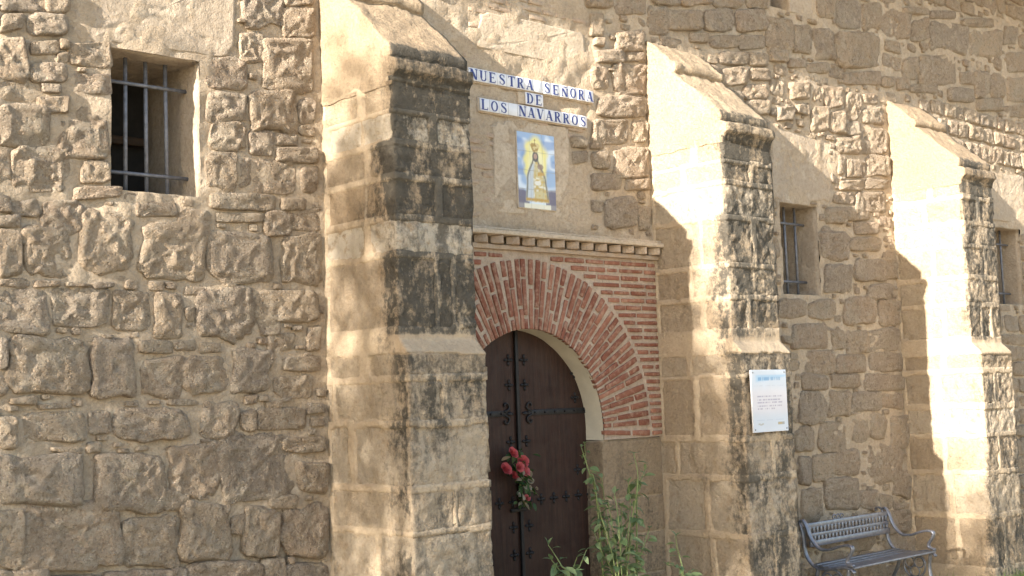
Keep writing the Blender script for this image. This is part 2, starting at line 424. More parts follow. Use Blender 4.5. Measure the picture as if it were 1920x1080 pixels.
def stone_data(quad, H, seed, flat=0.0, n_exp=None, inner=0.0125):
    q = np.array(quad); c = q.mean(0)
    if not flat: q = c+(q-c)*1.05
    rnd = random.Random(seed)
    per = sum(np.linalg.norm(q[k]-q[(k+1) % 4]) for k in range(4))
    N = int(min(84, max(14, per/0.019)))
    ex = n_exp or rnd.uniform(3.6, 9)
    th = np.linspace(0, 2*math.pi, N, endpoint=False)+0.1
    cu, su = np.cos(th), np.sin(th)
    u = np.sign(cu)*np.abs(cu)**(2/ex); v = np.sign(su)*np.abs(su)**(2/ex)
    def bil(u, v):
        a, b, cc, d = q
        return (np.outer((1-u)*(1-v), a)+np.outer((1+u)*(1-v), b)+np.outer((1+u)*(1+v), cc)+np.outer((1-u)*(1+v), d))/4
    O = bil(u, v)
    rad = np.linalg.norm(O-c, axis=1)
    size = min(np.linalg.norm(q[0]-q[1]), np.linalg.norm(q[1]-q[2]))
    P3 = np.stack([O[:, 0], np.full(N, seed*0.137 % 9), O[:, 1]], 1)
    wob = vn(P3, 9)*0.11*size*(1-flat) + np.minimum(vn(P3, 28, 4)*0.06*size, .012)
    O = c+(O-c)*(1+wob/np.maximum(rad, 0.02))[:, None]
    nr = int(min(18, max(2, size/2/inner)))
    ts = list(np.linspace(0, 0.80, nr+1)[1:])+[0.89, 0.95, 0.985, 1.0]
    V = [np.array([[c[0], c[1]]])]; T = [np.zeros(1)]
    for t in ts:
        V.append(c+(O-c)*t); T.append(np.full(N, t))
    V = np.concatenate(V); T = np.concatenate(T)
    pw = rnd.uniform(6, 14) if not flat else 14
    h = H*np.sqrt(np.clip(1-T**pw, 0, 1)) - 0.018*(T > 0.999) + 0.006
    tx, tz = rnd.uniform(-.06, .06), rnd.uniform(-.06, .06)
    P = np.stack([V[:, 0], np.full(len(V), seed*0.37 % 17), V[:, 1]], 1)
    fade = np.clip((1.0-T)*9, 0.15, 1)
    n1 = vn(P, 6)*0.009+(0.4-np.abs(vn(P, 13, 2)))*0.010+vn(P, 26, 5)*0.010+vn(P, 41, 6)*0.008
    h = h + (n1*fade*min(1.0, 0.45+size*3))*(1-0.7*flat) + (tx*(V[:, 0]-c[0])+tz*(V[:, 1]-c[1]))*(1-flat)
    Fc = []
    for k in range(N): Fc.append((0, 1+k, 1+(k+1) % N))
    for r_ in range(len(ts)-1):
        a = 1+r_*N; b = a+N
        for k in range(N):
            Fc.append((a+k, b+k, b+(k+1) % N, a+(k+1) % N))
    X3_ = np.stack([V[:, 0]-c[0], -h, V[:, 1]-c[1]], 1)
    return X3_, Fc, c
STONES = {0: [], 1: [], 2: [], 3: []}
def bay_of(x): return 0 if x < XA else 1 if x < XB else 2 if x < XC else 3
def add_stone(quad, H, seed, **k):
    q = np.array(quad); c = q.mean(0)
    area = 0.5*abs(sum(q[i][0]*q[(i+1) % 4][1]-q[(i+1) % 4][0]*q[i][1] for i in range(4)))
    STONES[bay_of(c[0])].append((area, quad, H, seed, k)); block(quad, 0.004)

# ---- stones as laid (x0,y0,x1,y1 of the survey picture)
LEFT = """0 -25 80 20|85 -25 128 22|458 -18 528 50|530 15 588 70|530 -22 585 12|52 27 125 68|0 25 45 62|54 75 107 105|130 80 206 127|-6 66 48 147|110 77 126 95|108 100 126 116
55 118 122 158|130 135 206 179|-6 152 58 187|75 160 112 175|445 57 495 118|490 76 588 172|67 180 128 217|135 183 206 233|-6 198 92 276|105 225 202 298|26 281 128 360|145 298 203 346|-8 280 20 340|135 350 226 374
382 110 465 166|385 172 460 228|468 168 555 247|558 182 590 232|390 228 460 284|463 248 508 290|510 250 556 274|514 278 590 306|386 286 440 358|446 298 470 350|472 303 552 366|558 312 594 362
396 365 515 394|525 371 570 392|255 374 332 404|338 392 396 428|402 398 490 418|490 397 545 443|549 395 600 430|-8 365 20 398|22 376 70 408|74 372 152 438|150 391 246 511|258 418 386 526|392 438 512 531|526 440 600 533
-8 402 36 428|40 422 136 521|-8 433 38 520|-5 524 58 538|64 525 110 539|122 530 166 542|172 530 214 542|345 536 380 556
-10 543 88 622|95 543 200 614|206 546 280 620|283 550 340 630|366 540 474 640|478 543 594 606|486 598 520 626|502 624 550 660|574 614 600 656|344 578 362 602|-8 634 14 690|18 632 162 738|166 637 252 744
254 636 320 664|324 638 366 656|370 644 414 662|262 670 334 744|337 668 424 740|429 652 506 735|528 668 596 694|514 704 584 744|20 744 64 762|70 754 132 764|310 750 372 764
44 770 160 830|-8 782 36 842|166 772 205 814|213 767 350 830|375 752 440 818|448 770 478 808|481 769 572 804|576 756 606 774
92 837 150 849|-10 852 152 945|178 852 300 958|310 836 410 924|300 916 352 958|413 817 548 940|525 818 610 846|556 866 610 924|502 930 554 954
-12 958 38 1062|44 946 222 1068|228 966 330 1062|334 946 430 1052|432 964 456 1002|454 951 520 1040|526 946 616 1042|-10 1068 92 1112|96 1076 192 1130|200 1068 346 1122|350 1052 490 1112|493 1046 531 1104|536 1056 618 1112"""
DOORB = """1105 25 1130 68|1150 60 1205 97|1112 70 1130 88|1112 95 1168 120|1171 98 1208 117|1106 122 1138 165|1150 122 1211 178|1120 178 1211 221|1112 226 1175 270|1184 226 1212 268|1106 266 1130 280|1108 285 1138 318|1148 280 1213 332|1108 326 1164 358|1168 336 1215 356|1130 370 1190 428|1108 376 1128 400|1195 388 1217 430|1070 258 1098 279|1073 282 1098 305"""
BAYC = """1478 152 1515 190|1520 162 1540 190|1542 162 1580 200|1582 175 1612 226|1615 176 1645 198|1614 201 1652 232|1455 200 1485 230|1490 196 1515 215|1520 202 1550 248|1552 208 1580 250|1585 230 1610 254|1566 257 1610 288|1612 242 1658 290|1568 292 1582 325|1585 300 1620 334|1622 294 1664 332|1572 338 1618 358|1620 336 1664 356
1560 362 1600 384|1545 390 1580 420|1602 360 1660 400|1582 386 1630 412|1600 416 1644 440|1536 440 1590 486|1592 444 1650 470|1545 494 1596 546|1600 488 1664 528|1652 474 1682 520|1462 560 1510 595|1513 562 1562 600|1580 555 1640 610|1626 532 1670 562|1482 604 1546 655|1645 562 1688 610|1556 622 1580 655|1585 622 1626 660|1630 616 1682 660|1500 658 1560 698|1565 666 1620 698|1630 664 1692 698
1496 736 1548 795|1552 731 1592 780|1598 734 1645 770|1648 736 1690 766|1488 800 1526 850|1532 796 1586 845|1595 786 1625 830|1628 776 1660 820|1668 780 1702 845|1495 856 1515 910|1520 850 1560 905|1562 842 1606 890|1500 916 1538 975|1542 896 1606 960|1625 832 1686 905|1610 920 1640 955|1645 926 1670 955|1672 892 1706 930|1502 702 1550 730|1555 703 1612 728|1620 702 1692 730
1510 980 1570 1030|1580 975 1640 1030|1650 960 1706 1000|1660 1005 1716 1060|1540 1036 1600 1085|1610 1040 1656 1085"""
UPPER = """1527 -10 1562 32|1566 2 1612 52|1614 6 1650 54|1652 20 1705 75|1708 36 1738 76|1740 42 1775 90|1776 48 1812 100|1815 56 1875 107|1880 50 1906 85|1908 65 1930 88|1690 14 1740 28|1742 22 1790 36|1800 36 1870 50
1436 34 1485 98|1487 48 1520 102|1525 54 1562 114|1565 66 1648 126|1722 105 1790 160|1690 108 1718 148|1797 135 1825 160|1826 138 1852 182|1855 141 1882 184|1885 98 1930 138|1886 145 1922 190
1440 98 1475 116|1478 110 1510 128|1512 120 1550 136|1552 128 1578 148|1580 136 1646 158|1650 145 1675 165|1680 150 1702 170|1706 158 1752 176|1775 166 1826 192|1828 184 1876 208|1880 196 1928 222
1380 20 1432 60|1318 16 1374 60|1252 20 1312 58|1212 16 1248 62|1330 66 1380 92|1384 66 1432 92|1290 62 1326 82|1345 98 1398 122|1402 100 1436 122|1350 128 1400 160|1404 130 1440 152|1215 -30 1270 10|1276 -26 1330 12|1336 -24 1390 14|1396 -24 1440 14|1150 -10 1206 26|1100 -30 1145 14
1390 158 1436 186|1396 188 1440 214"""
sd = 1
for src, jit in ((LEFT, 0.011), (DOORB, 0.010), (BAYC, 0.016), (UPPER, 0.014)):
    for row in src.replace('\n', '|').split('|'):
        x0, y0, x1, y1 = map(float, row.split())
        sd += 1
        add_stone(pxquad(x0, y0, x1, y1, jit), rng.uniform(0.012, 0.030) if (src is LEFT and y0 < 840) else rng.uniform(0.016, 0.038), sd)
# rendered lintels over the windows, plaster fields over the door: no rubble there
LINT = [pxquad(136, 76, 440, -60), pxquad(1450, 377, 1560, 262)]
lint_q = [[tuple(atY(x, y, WY)[[0, 2]]) for x, y in ((136, 76), (436, 112), (442, -40), (136, -60))],
          [tuple(atY(x, y, WY)[[0, 2]]) for x, y in ((1446, 374), (1562, 378), (1546, 268), (1446, 236))],
          [tuple(atY(x, y, WY)[[0, 2]]) for x, y in ((1846, 410), (1918, 424), (1918, 330), (1850, 322))],
          [tuple(atY(x, y, WY)[[0, 2]]) for x, y in ((1478, 24), (1524, 28), (1524, -20), (1478, -20))]]
for q in lint_q: block(q, 0.0)
PL = [(X1+BW, PZ1), (atY(1104, 420, WY)[0], PZ1), (atY(1108, 60, WY)[0], zu(4.1)), (X1+BW, zu(4.1))]
block(PL, 0.0)
block([tuple(atY(x, y, WY)[[0, 2]]) for x, y in ((860, 20), (1104, 60), (1090, -60), (860, -60))], 0.0)

# ---- further coursed rubble where the picture is too busy to survey stone by stone
def free(quad, grow=0.004):
    s, ins = cells(quad, grow)
    if s is None or ins.sum() == 0: return False
    return not (OCC[s] & ins).any()
def fill_rows(x0, x1, z0, z1, hr, wr):
    global sd
    z = z0
    while z < z1:
        h = rng.uniform(*hr); x = x0+rng.uniform(-.1, .05)
        while x < x1:
            w = rng.uniform(*wr)
            j = 0.012
            q = [(x+rng.uniform(0, j), z+rng.uniform(0, j)), (x+w-rng.uniform(0, j), z+rng.uniform(0, j)),
                 (x+w-rng.uniform(0, j), z+h-rng.uniform(0, 2*j)), (x+rng.uniform(0, j), z+h-rng.uniform(0, 2*j))]
            if free(q):
                sd += 1; add_stone(q, rng.uniform(0.010, 0.034), sd); x += w+rng.uniform(0.008, 0.02)
            else: x += 0.03
        z += h+rng.uniform(0.006, 0.018)
fill_rows(X2+BW, 16.7, 0, zu(6.8), (0.12, 0.20), (0.14, 0.34))
fill_rows(0.75, X1, 0, zu(6.4), (0.12, 0.2), (0.16, 0.34))
fill_rows(XA, XB, PZ1+0.15, zu(6.2), (0.10, 0.18), (0.12, 0.30))
def fill_random(n, x0, x1, z0, z1, wr, hr):
    global sd
    for _ in range(n):
        x = rng.uniform(x0, x1); z = rng.uniform(z0, z1); w = rng.uniform(*wr); h = rng.uniform(*hr); j = 0.15
        q = [(x+rng.uniform(0, j)*w, z+rng.uniform(0, j)*h), (x+w-rng.uniform(0, j)*w, z+rng.uniform(0, j)*h),
             (x+w-rng.uniform(0, j)*w, z+h-rng.uniform(0, j)*h), (x+rng.uniform(0, j)*w, z+h-rng.uniform(0, j)*h)]
        if free(q, 0.002):
            sd += 1; add_stone(q, rng.uniform(0.010, 0.022), sd)
for wr, hr, n in (((0.12, 0.22), (0.07, 0.12), 1600), ((0.08, 0.14), (0.045, 0.08), 2600), ((0.045, 0.09), (0.025, 0.05), 3600)):
    fill_random(n, 2.3, X1, 0, zu(4.4), wr, hr); fill_random(n//3, 0.8, 2.4, 0, zu(4.4), wr, hr)
    fill_random(n//3, XA, XB, PZ1+0.15, zu(5.8), wr, hr)
    fill_random(n, X2+BW, X3, 0, zu(6.4), wr, hr)
    fill_random(n//2, X3, 14.8, zu(0.3), zu(6.8), wr, hr)
for b, lst in STONES.items():
    def seen(t):
        q = np.array(t[1]).mean(0); d = np.array([q[0], WY, q[1]])-CAM; f = d @ FW
        return abs(d @ RT)/f*F < 990 and abs(d @ UP)/f*F < 570
    lst.sort(key=lambda t: (not seen(t), -t[0]))
    bo = bays[b]
    for a_, quad, H, seed, k in lst[:290]:
        V, Fc, c = stone_data(quad, H, seed, **k)
        mesh_obj('stone', V, Fc, M['stone'], bo, (c[0]-X1, 0, c[1]))
    AV, AF = [], []
    for a_, quad, H, seed, k in lst[290:]:
        V, Fc, c = stone_data(quad, H, seed, **k); n0 = len(AV)
        AV += [tuple(v+np.array([c[0]-X1, 0, c[1]])) for v in V]; AF += [tuple(n0+i for i in f) for f in Fc]
    if AV:
        o = mesh_obj('small_stones', AV, AF, M['stone'], bo); o['kind'] = 'stuff'
# lintel slabs
for i, q in enumerate(lint_q):
    V, Fc, c = stone_data(q, 0.004, 900+i, flat=0.8, n_exp=12, inner=0.03)
    mesh_obj('rendered_lintel' if i < 3 else 'plaster_patch', V, Fc, M['lintel'], bays[0] if i == 0 else bays[2] if i in (1, 3) else bays[3], (c[0]-X1, 0, c[1]))
# ghost brickwork under the thin plaster over the door
def flatbrick(x, z, w, h, mat, parent, d=0.008, name='brick'):
    P, Fc = box_data((x, WY-d, z), (x+w, WY+0.02, z+h), step=0.06, rnd=0.006, rough=0.003, freq=20, seed=x*3)
    c = np.array([x+w/2, WY, z])
    return mesh_obj(name, P-c, Fc, mat, parent, tuple(c-CO))
for (px0, py0, px1, py1) in ((882, 250, 912, 405), (925, 12, 1062, 62), (1012, 230, 1068, 250), (884, 10, 925, 110)):
    a = atY(px0, py1, WY); b = atY(px1, py0, WY); z = a[2]
    while z < b[2]:
        x = a[0]+rng.uniform(-.08, .0)
        while x < b[0]:
            w = rng.uniform(.10, .22)
            if rng.random() < 0.75 and x > X1+BW: flatbrick(x, z, w, 0.032, M['oldbrick'], bays[1], rng.uniform(.002, .008))
            x += w+0.02
        z += 0.056
q = [tuple(atY(x, y, WY)[[0, 2]]) for x, y in ((922, 395), (1066, 412), (1066, 240), (922, 225))]
V, Fc, c = stone_data(q, 0.001, 951, flat=1.0, n_exp=18, inner=0.03)
mesh_obj('plaster_patch', V, Fc, M['plaster'], bays[1], (c[0]-X1, 0, c[1]))
q = [tuple(atY(x, y, WY)[[0, 2]]) for x, y in ((884, 88), (1100, 128), (1096, 62), (900, 20))]
V, Fc, c = stone_data(q, 0.002, 952, flat=1.0, n_exp=9, inner=0.03)
mesh_obj('plaster_patch', V, Fc, M['plaster'], bays[1], (c[0]-X1, 0, c[1]))

# ---- windows: splayed reveal, near-black sheet for the unlit room, iron bars
def window(w, bars, bay_o, name='window', deep=0.62, splay=0.10):
    x0, x1, z0, z1 = w; n = 14
    V, Fc = [], []
    loop = []
    for k in range(n): loop.append((x0+(x1-x0)*k/n, z0))
    for k in range(n): loop.append((x1, z0+(z1-z0)*k/n))
    for k in range(n): loop.append((x1-(x1-x0)*k/n, z1))
    for k in range(n): loop.append((x0, z1-(z1-z0)*k/n))
    L = len(loop); ds = np.concatenate([[-1.0], np.linspace(-0.004, deep, 12)])
    P = []
    cx, cz = (x0+x1)/2, (z0+z1)/2
    for d in ds:
        for (x, z) in loop:
            if d < -0.5: P.append((x+(0.05 if x > cx else -0.05), WY+0.03, z+(0.05 if z > cz else -0.05))); continue
            e = 1-splay*max(0, d)/deep
            P.append((cx+(x-cx)*e, WY+d, cz+(z-cz)*(1-0.3*splay*max(0, d)/deep)))
    P = np.array(P)
    nrm = np.stack([cx-P[:, 0], 0*P[:, 0], cz-P[:, 2]], 1); nrm /= np.linalg.norm(nrm, axis=1)[:, None]
    P = P+nrm*(vn(P, 7)*0.008+vn(P, 18, 3)*0.006)[:, None]
    for j in range(len(ds)-1):
        for k in range(L):
            Fc.append((j*L+k, j*L+(k+1) % L, (j+1)*L+(k+1) % L, (j+1)*L+k))
    c = np.array([cx, WY, z0])
    o = mesh_obj(name, P-c, Fc, M['lintel'], church, tuple(c-CO))
    def sub(nm, lo, hi, mat, **k):
        b = box(nm, lo, hi, mat, **k); return part(b, o)
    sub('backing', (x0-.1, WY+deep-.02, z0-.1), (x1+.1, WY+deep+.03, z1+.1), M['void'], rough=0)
    if bars:
        yb = WY+0.15; w_ = x1-x0
        sub('casement', (x0+.03, WY+deep-.10, z0+.02), (x0+.09, WY+deep-.05, z1-.02), M['wood'], rough=0)
        sub('casement', (x0+.05, WY+deep-.095, cz-.02), (x1-.05, WY+deep-.055, cz+.03), M['wood'], rough=0)
        for f in bars:
            xx = x0+w_*f; lean = rng.uniform(-.006, .006)
            part(tube('bar', [(xx+lean, yb, z1+.01), (xx, yb, cz), (xx-lean, yb, z0-.01)], 0.012, M['bar'], n=8), o)
        for zf in (0.16, 0.81):
            zz = z0+(z1-z0)*zf
            part(tube('bar', [(x0-.02, yb-.012, zz), (x1+.02, yb-.012, zz)], 0.011, M['bar'], n=8), o)
    return o
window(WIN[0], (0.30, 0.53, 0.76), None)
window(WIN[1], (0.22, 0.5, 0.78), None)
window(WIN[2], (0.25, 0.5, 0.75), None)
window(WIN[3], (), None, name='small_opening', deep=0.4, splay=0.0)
# jamb stones sit proud: surveyed rubble already lines the openings

# ---- roof eaves above the picture
ro = box('roof', (-14.0, WY-1.27*U, ZW), (24.0, WY+3.0, ZW+0.16), M['roof'], step=0.5, rnd=0.02, rough=0.0, smooth=False)
part(ro)

part(box('sky_light_blocker', (-14.0, WY+0.80, -0.1), (24.0, WY+0.9, ZW+.05), M['void'], step=3, rnd=0.01, rough=0, smooth=False))  # added unseen sheet, keeps sky light out of gaps and windows
for xx in (-12.2, 19.98):
    part(box('end_wall', (xx, WY+0.03, -0.1), (xx+.2, WY+0.79, ZW+.05), M['lintel'], step=1, rnd=0.01, rough=0, smooth=False))
# ------------------------------------------------------------------ buttresses
CORE_T = {}
def buttress(X, courses, stain, label, cx_up, cx_lo):
    """courses: (ytop, ybot, left intervals, corner (a0,u1) or None, front intervals, whiteness)"""
    def D(z):
        t = np.clip((z-ZS)/(0.085), 0, 1); return DL+(DU-DL)*t
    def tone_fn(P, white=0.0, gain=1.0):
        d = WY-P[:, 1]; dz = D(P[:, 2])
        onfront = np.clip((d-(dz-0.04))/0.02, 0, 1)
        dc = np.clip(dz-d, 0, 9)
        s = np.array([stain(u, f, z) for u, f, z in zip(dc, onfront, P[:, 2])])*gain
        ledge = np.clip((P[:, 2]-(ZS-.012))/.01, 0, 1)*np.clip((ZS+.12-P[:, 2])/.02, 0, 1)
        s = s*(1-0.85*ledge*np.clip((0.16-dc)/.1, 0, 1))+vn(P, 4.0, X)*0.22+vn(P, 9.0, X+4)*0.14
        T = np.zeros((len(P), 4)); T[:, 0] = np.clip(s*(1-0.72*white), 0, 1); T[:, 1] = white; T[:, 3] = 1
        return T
    # z levels of every course
    blocks = []
    for (yt, yb, Ls, Cn, Fs, wh) in courses:
        cx = cx_up(yt); lo = yb > 640
        pl = WY-(DL if lo else DU)
        z1 = atY(cx, yt, pl)[2]; z0 = max(0.0, atY(cx_up(yb), yb, pl)[2])
        if z1 - z0 < 0.02: continue
        for (a, b) in Ls: blocks.append(('L', a, b, z0, z1, wh))
        if Cn: blocks.append(('C', Cn[0], Cn[1], z0, z1, wh))
        for (a, b) in Fs: blocks.append(('F', a, b, z0, z1, wh))
    # pointing: one wrapped sheet with pockets for the stones
    st = 0.0125
    nl = int(DU/st); nf = int(BW/st); nrr = 6
    A = [('L', i/nl) for i in range(nl+1)]+[('F', i/nf) for i in range(1, nf+1)]+[('R', i/nrr) for i in range(1, nrr+1)]
    zs = np.arange(-0.02, ZLIP+0.001, st); zs[-1] = ZLIP
    P = []; Nn = []; key = []
    for z in zs:
        d = float(D(np.array(z)))
        for kx, (f, t) in enumerate(A):
            if f == 'L': p = (X, WY-d*t, z); n = (-1, 0, 0)
            elif f == 'F': p = (X+BW*t, WY-d, z); n = (0, -1, 0)
            else: p = (X+BW, WY-d*(1-t), z); n = (1, 0, 0)
            if f == 'L' and t == 1: n = (-1, -1, 0)
            if f == 'F' and t == 1: n = (1, -1, 0)
            P.append(p); Nn.append(n); key.append((f, t))
    P = np.array(P); Nn = np.array(Nn, float)
    h = vn(P, 5)*0.005+vn(P, 15, 3)*0.004+0.003
    tt = np.array([k[1] for k in key]); ff = np.array([k[0] for k in key]); Z = P[:, 2]
    jz = vn(P, 11, 2)*0.007; ja = vn(P, 11, 7)*0.012
    pk = np.zeros(len(P), bool)
    for (kind, a, b, z0, z1, wh) in blocks:
        inz = (Z+jz > z0+.005) & (Z+jz < z1-.005)
        if kind == 'L': pk |= inz & (ff == 'L') & (tt+ja > a) & (tt+ja < b)
        elif kind == 'F': pk |= inz & (ff == 'F') & (tt+ja > a) & (tt+ja < b)
        else: pk |= inz & (((ff == 'L') & (tt+ja > a)) | ((ff == 'F') & (tt+ja < b)))
    h = np.where(pk, -0.022, h)
    # corners are worn
    Q = P+Nn*h[:, None]
    na = len(A); Fc = []
    for j in range(len(zs)-1):
        for i in range(na-1):
            Fc.append((j*na+i, j*na+i+1, (j+1)*na+i+1, (j+1)*na+i))
    base = np.array([X+BW/2, WY, 0.0])
    o = mesh_obj('buttress', Q-base, Fc, M['joint'], church, tuple(base-CO), True, tone_fn(P, 0.0, 0.85))
    o['label'] = label
    for (kind, a, b, z0, z1, wh) in blocks:
        d = float(D(np.array((z0+z1)/2))) if z1 < ZS+0.01 or z0 > ZS+0.08 else DU
        e = 0.004; rgh = 0.015 if wh >= 0 else 0.004; w = max(0, wh)
        pr = rng.uniform(-0.004, 0.003)
        if kind == 'L': lo, hi = (X+e+pr, WY-d*b, z0), (X+0.12, WY-d*a, z1)
        elif kind == 'F': lo, hi = (X+BW*a, WY-d+e+pr, z0), (X+BW*b, WY-d+0.12, z1)
        else: lo, hi = (X+e, WY-d+e+pr, z0), (X+BW*b, WY-d*a, z1)
        if kind == 'L': rgh *= 0.6
        g = 0.008
        lo = (lo[0]-(g if kind == 'F' and a > 0 else 0), lo[1]-(g if kind == 'L' else 0), lo[2]-g); hi = (hi[0]+g, hi[1]+g, hi[2]+g)
        bx = box('ashlar_block', lo, hi, M['ashlar'], step=0.018, rnd=0.016, rough=rgh, freq=19, seed=a*7+z0*3+X,
                 tone=lambda P, w=w: tone_fn(P, w))
        part(bx, o)
    # weathered cap: two sloping tables with drip mouldings
    s = U
    zt = ZTOP
    prof = [(-.05*s, zu(2.80)), (DU-.004, zu(2.80)), (DU+.004, zu(2.865)), (DU+.018, zu(2.90)), (DU+.040, zu(2.925)), (DU+.044, zu(2.94)), (DU+.044, zu(3.01)), (DU+.036, zu(3.03)),
            (DU-.018, zu(3.06)), (DU-.010, zu(3.075)), (DU-.008, zu(3.15)), (DU-.02, zu(3.165)),
            (0.455*s, zu(3.735)), (0.448*s, zu(3.75)), (0.470*s, zu(3.765)), (0.468*s, zu(3.84)), (0.45*s, zu(3.853)),
            (0.20*s, zu(4.07)), (0.02, zt), (-.05*s, zt+.01)]
    pr2 = []
    for i in range(len(prof)):
        p, q_ = np.array(prof[i]), np.array(prof[(i+1) % len(prof)]); k = max(1, int(np.linalg.norm(q_-p)/0.035))
        for t in range(k): pr2.append(p+(q_-p)*t/k)
    pr2 = np.array(pr2); m_ = len(pr2)
    xs = np.linspace(-0.003, BW+0.010, 22)
    P = []
    for ix, xx in enumerate(xs):
        for (d, z) in pr2: P.append((X+xx, WY-d, z))
    P = np.array(P)
    hh = vn(P, 5)*0.010+vn(P, 15, 4)*0.010+vn(P, 34, 4)*0.007
    P2 = P.copy(); P2[:, 1] -= hh*0.7; P2[:, 2] += hh*0.7
    Fc = []
    for i in range(len(xs)-1):
        for k in range(m_):
            Fc.append((i*m_+k, i*m_+(k+1) % m_, (i+1)*m_+(k+1) % m_, (i+1)*m_+k))
    # side walls of the cap as fans along rows of the profile
    Fc.append(tuple(reversed(range(m_)))); Fc.append(tuple((len(xs)-1)*m_+k for k in range(m_)))
    T = np.zeros((len(P), 4)); T[:, 3] = 1
    d = WY-P[:, 1]; near = np.exp(-np.abs(d-DU)/0.10)
    T[:, 0] = np.clip(stain(0.0, 1.0, ZLIP)*near*np.where(P[:, 2] < zu(3.2), 1.0, 0.4)*np.where(P[:, 0] > X+.02, 1, 0.35)+vn(P, 5, X)*0.15, 0, 1)
    c = mesh_obj('coping', P2-base, Fc, M['ashlar'], o, (0, 0, 0), False, T)
    try:
        c.data.polygons.foreach_set('use_smooth', [True]*(len(c.data.polygons)-2)+[False, False])
    except Exception: pass
    return o

C1 = [(152, 203, [(.04, .52)], (.62, 1.0), [], -1), (212, 258, [(.12, .56)], (.58, .44), [(.58, 1.0)], 0.6), (270, 322, [(.04, .58)], (.68, 1.0), [], 0.1),
      (335, 400, [(.08, .60)], (.62, .52), [(.63, 1.0)], 0), (412, 470, [(.04, .56)], (.66, 1.0), [], .7), (482, 612, [(.06, .62)], (.63, .46), [(.54, .68), (.76, 1.0)], .15),
      (662, 702, [(.06, .42)], (.54, 1.0), [], .1), (716, 788, [(.0, .06)], (.12, .40), [(.50, 1.0)], .2), (802, 912, [(.04, .26)], (.36, 1.0), [], .35),
      (926, 998, [], (.05, .52), [(.58, 1.0)], .2), (1010, 1120, [(.04, .55)], (.62, 1.0), [], .3), (1130, 1230, [(.04, .4)], (.48, .6), [(.66, 1.0)], .1)]
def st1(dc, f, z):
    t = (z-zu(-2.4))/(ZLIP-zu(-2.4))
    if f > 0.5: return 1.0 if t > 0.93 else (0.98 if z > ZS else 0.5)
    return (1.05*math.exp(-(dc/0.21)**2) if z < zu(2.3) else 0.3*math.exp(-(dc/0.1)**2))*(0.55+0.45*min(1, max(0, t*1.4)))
buttress(X1, C1, st1, 'nearest buttress, blackened at its corner, beside the sign', lambda y: 743+(y-130)*0.024+(14 if y > 640 else 0), None)
C2 = [(256, 296, [(.04, .55)], (.66, 1.0), [], -1), (304, 336, [(.05, .40)], (.5, .52), [(.62, 1.0)], .1), (346, 400, [(.04, .5)], (.58, 1.0), [], .4),
      (410, 490, [(.05, .62)], (.68, .50), [(.62, 1.0)], .15), (500, 552, [(.05, .45)], (.52, 1.0), [], .1), (562, 614, [(.06, .6)], (.68, .32), [(.42, 1.0)], .1),
      (662, 700, [(.05, .35)], (.42, 1.0), [], .2), (708, 818, [(.05, .40)], (.48, .6), [(.66, 1.0)], .1), (830, 893, [(.0, .16)], (.22, .50), [(.60, 1.0)], .2),
      (905, 1004, [(.05, .48)], (.56, 1.0), [], .35), (1016, 1120, [(.05, .52)], (.6, .45), [(.54, 1.0)], .2)]
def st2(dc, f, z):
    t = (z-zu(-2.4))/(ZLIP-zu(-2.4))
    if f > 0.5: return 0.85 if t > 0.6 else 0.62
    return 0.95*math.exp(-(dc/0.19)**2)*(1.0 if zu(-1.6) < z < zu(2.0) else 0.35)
buttress(X2, C2, st2, 'middle buttress carrying the white notice', lambda y: 1358+(y-250)*0.030+(18 if y > 640 else 0), None)
C3 = [(338, 362, [(.05, .5)], (.6, 1.0), [], -1), (372, 410, [(.05, .4)], (.5, .45), [(.56, 1.0)], .1), (420, 454, [(.05, .55)], (.63, 1.0), [], .2),
      (463, 513, [(.05, .5)], (.58, .58), [(.68, 1.0)], .1), (523, 564, [(.05, .45)], (.55, 1.0), [], .2), (574, 630, [(.05, .6)], (.68, .34), [(.42, .66), (.74, 1.0)], .1),
      (664, 690, [(.05, .5)], (.58, 1.0), [], .1), (700, 756, [(.05, .4)], (.5, .34), [(.42, 1.0)], .2), (768, 814, [(.05, .5)], (.56, 1.0), [], .4),
      (823, 884, [(.05, .45)], (.52, .36), [(.44, 1.0)], .1), (895, 968, [(.05, .5)], (.58, 1.0), [], .3), (978, 1070, [(.05, .55)], (.62, .36), [(.44, 1.0)], .1)]
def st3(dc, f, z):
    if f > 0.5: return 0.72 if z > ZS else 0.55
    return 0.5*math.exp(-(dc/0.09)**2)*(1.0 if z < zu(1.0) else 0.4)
buttress(X3, C3, st3, 'farthest buttress, brightly sunlit on its left side', lambda y: 1798+(y-330)*0.042+(16 if y > 640 else 0), None)

# ------------------------------------------------------------------ brick portal
# mortar panel between arch and frame
yP = WY-0.012
th = np.radians(np.linspace(-6.8, 186.8, 121)); V = []; Fc = []
nr = 26
for t in th:
    c_, s_ = math.cos(t), math.sin(t)
    ks = []
    if c_ > 1e-6: ks.append((PX1-ACX)/c_)
    if c_ < -1e-6: ks.append((PX0-ACX)/c_)
    if s_ > 1e-6: ks.append((PZ1-ACZ)/s_)
    if s_ < -1e-6: ks.append((IMP-ACZ)/s_)
    k = max(min(ks), AR+0.005)
    for i in range(nr+1):
        r_ = AR+(k-AR)*i/nr; V.append((ACX+c_*r_, yP, ACZ+s_*r_))
V = np.array(V); V[:, 1] -= vn(V, 10)*0.005+vn(V, 26, 2)*0.004
for j in range(len(th)-1):
    for i in range(nr): Fc.append((j*(nr+1)+i, j*(nr+1)+i+1, (j+1)*(nr+1)+i+1, (j+1)*(nr+1)+i))
portal = mesh_obj('brick_portal', V-CO, Fc, M['brickmortar'], church)
portal['label'] = 'red brick horseshoe arch around the door'
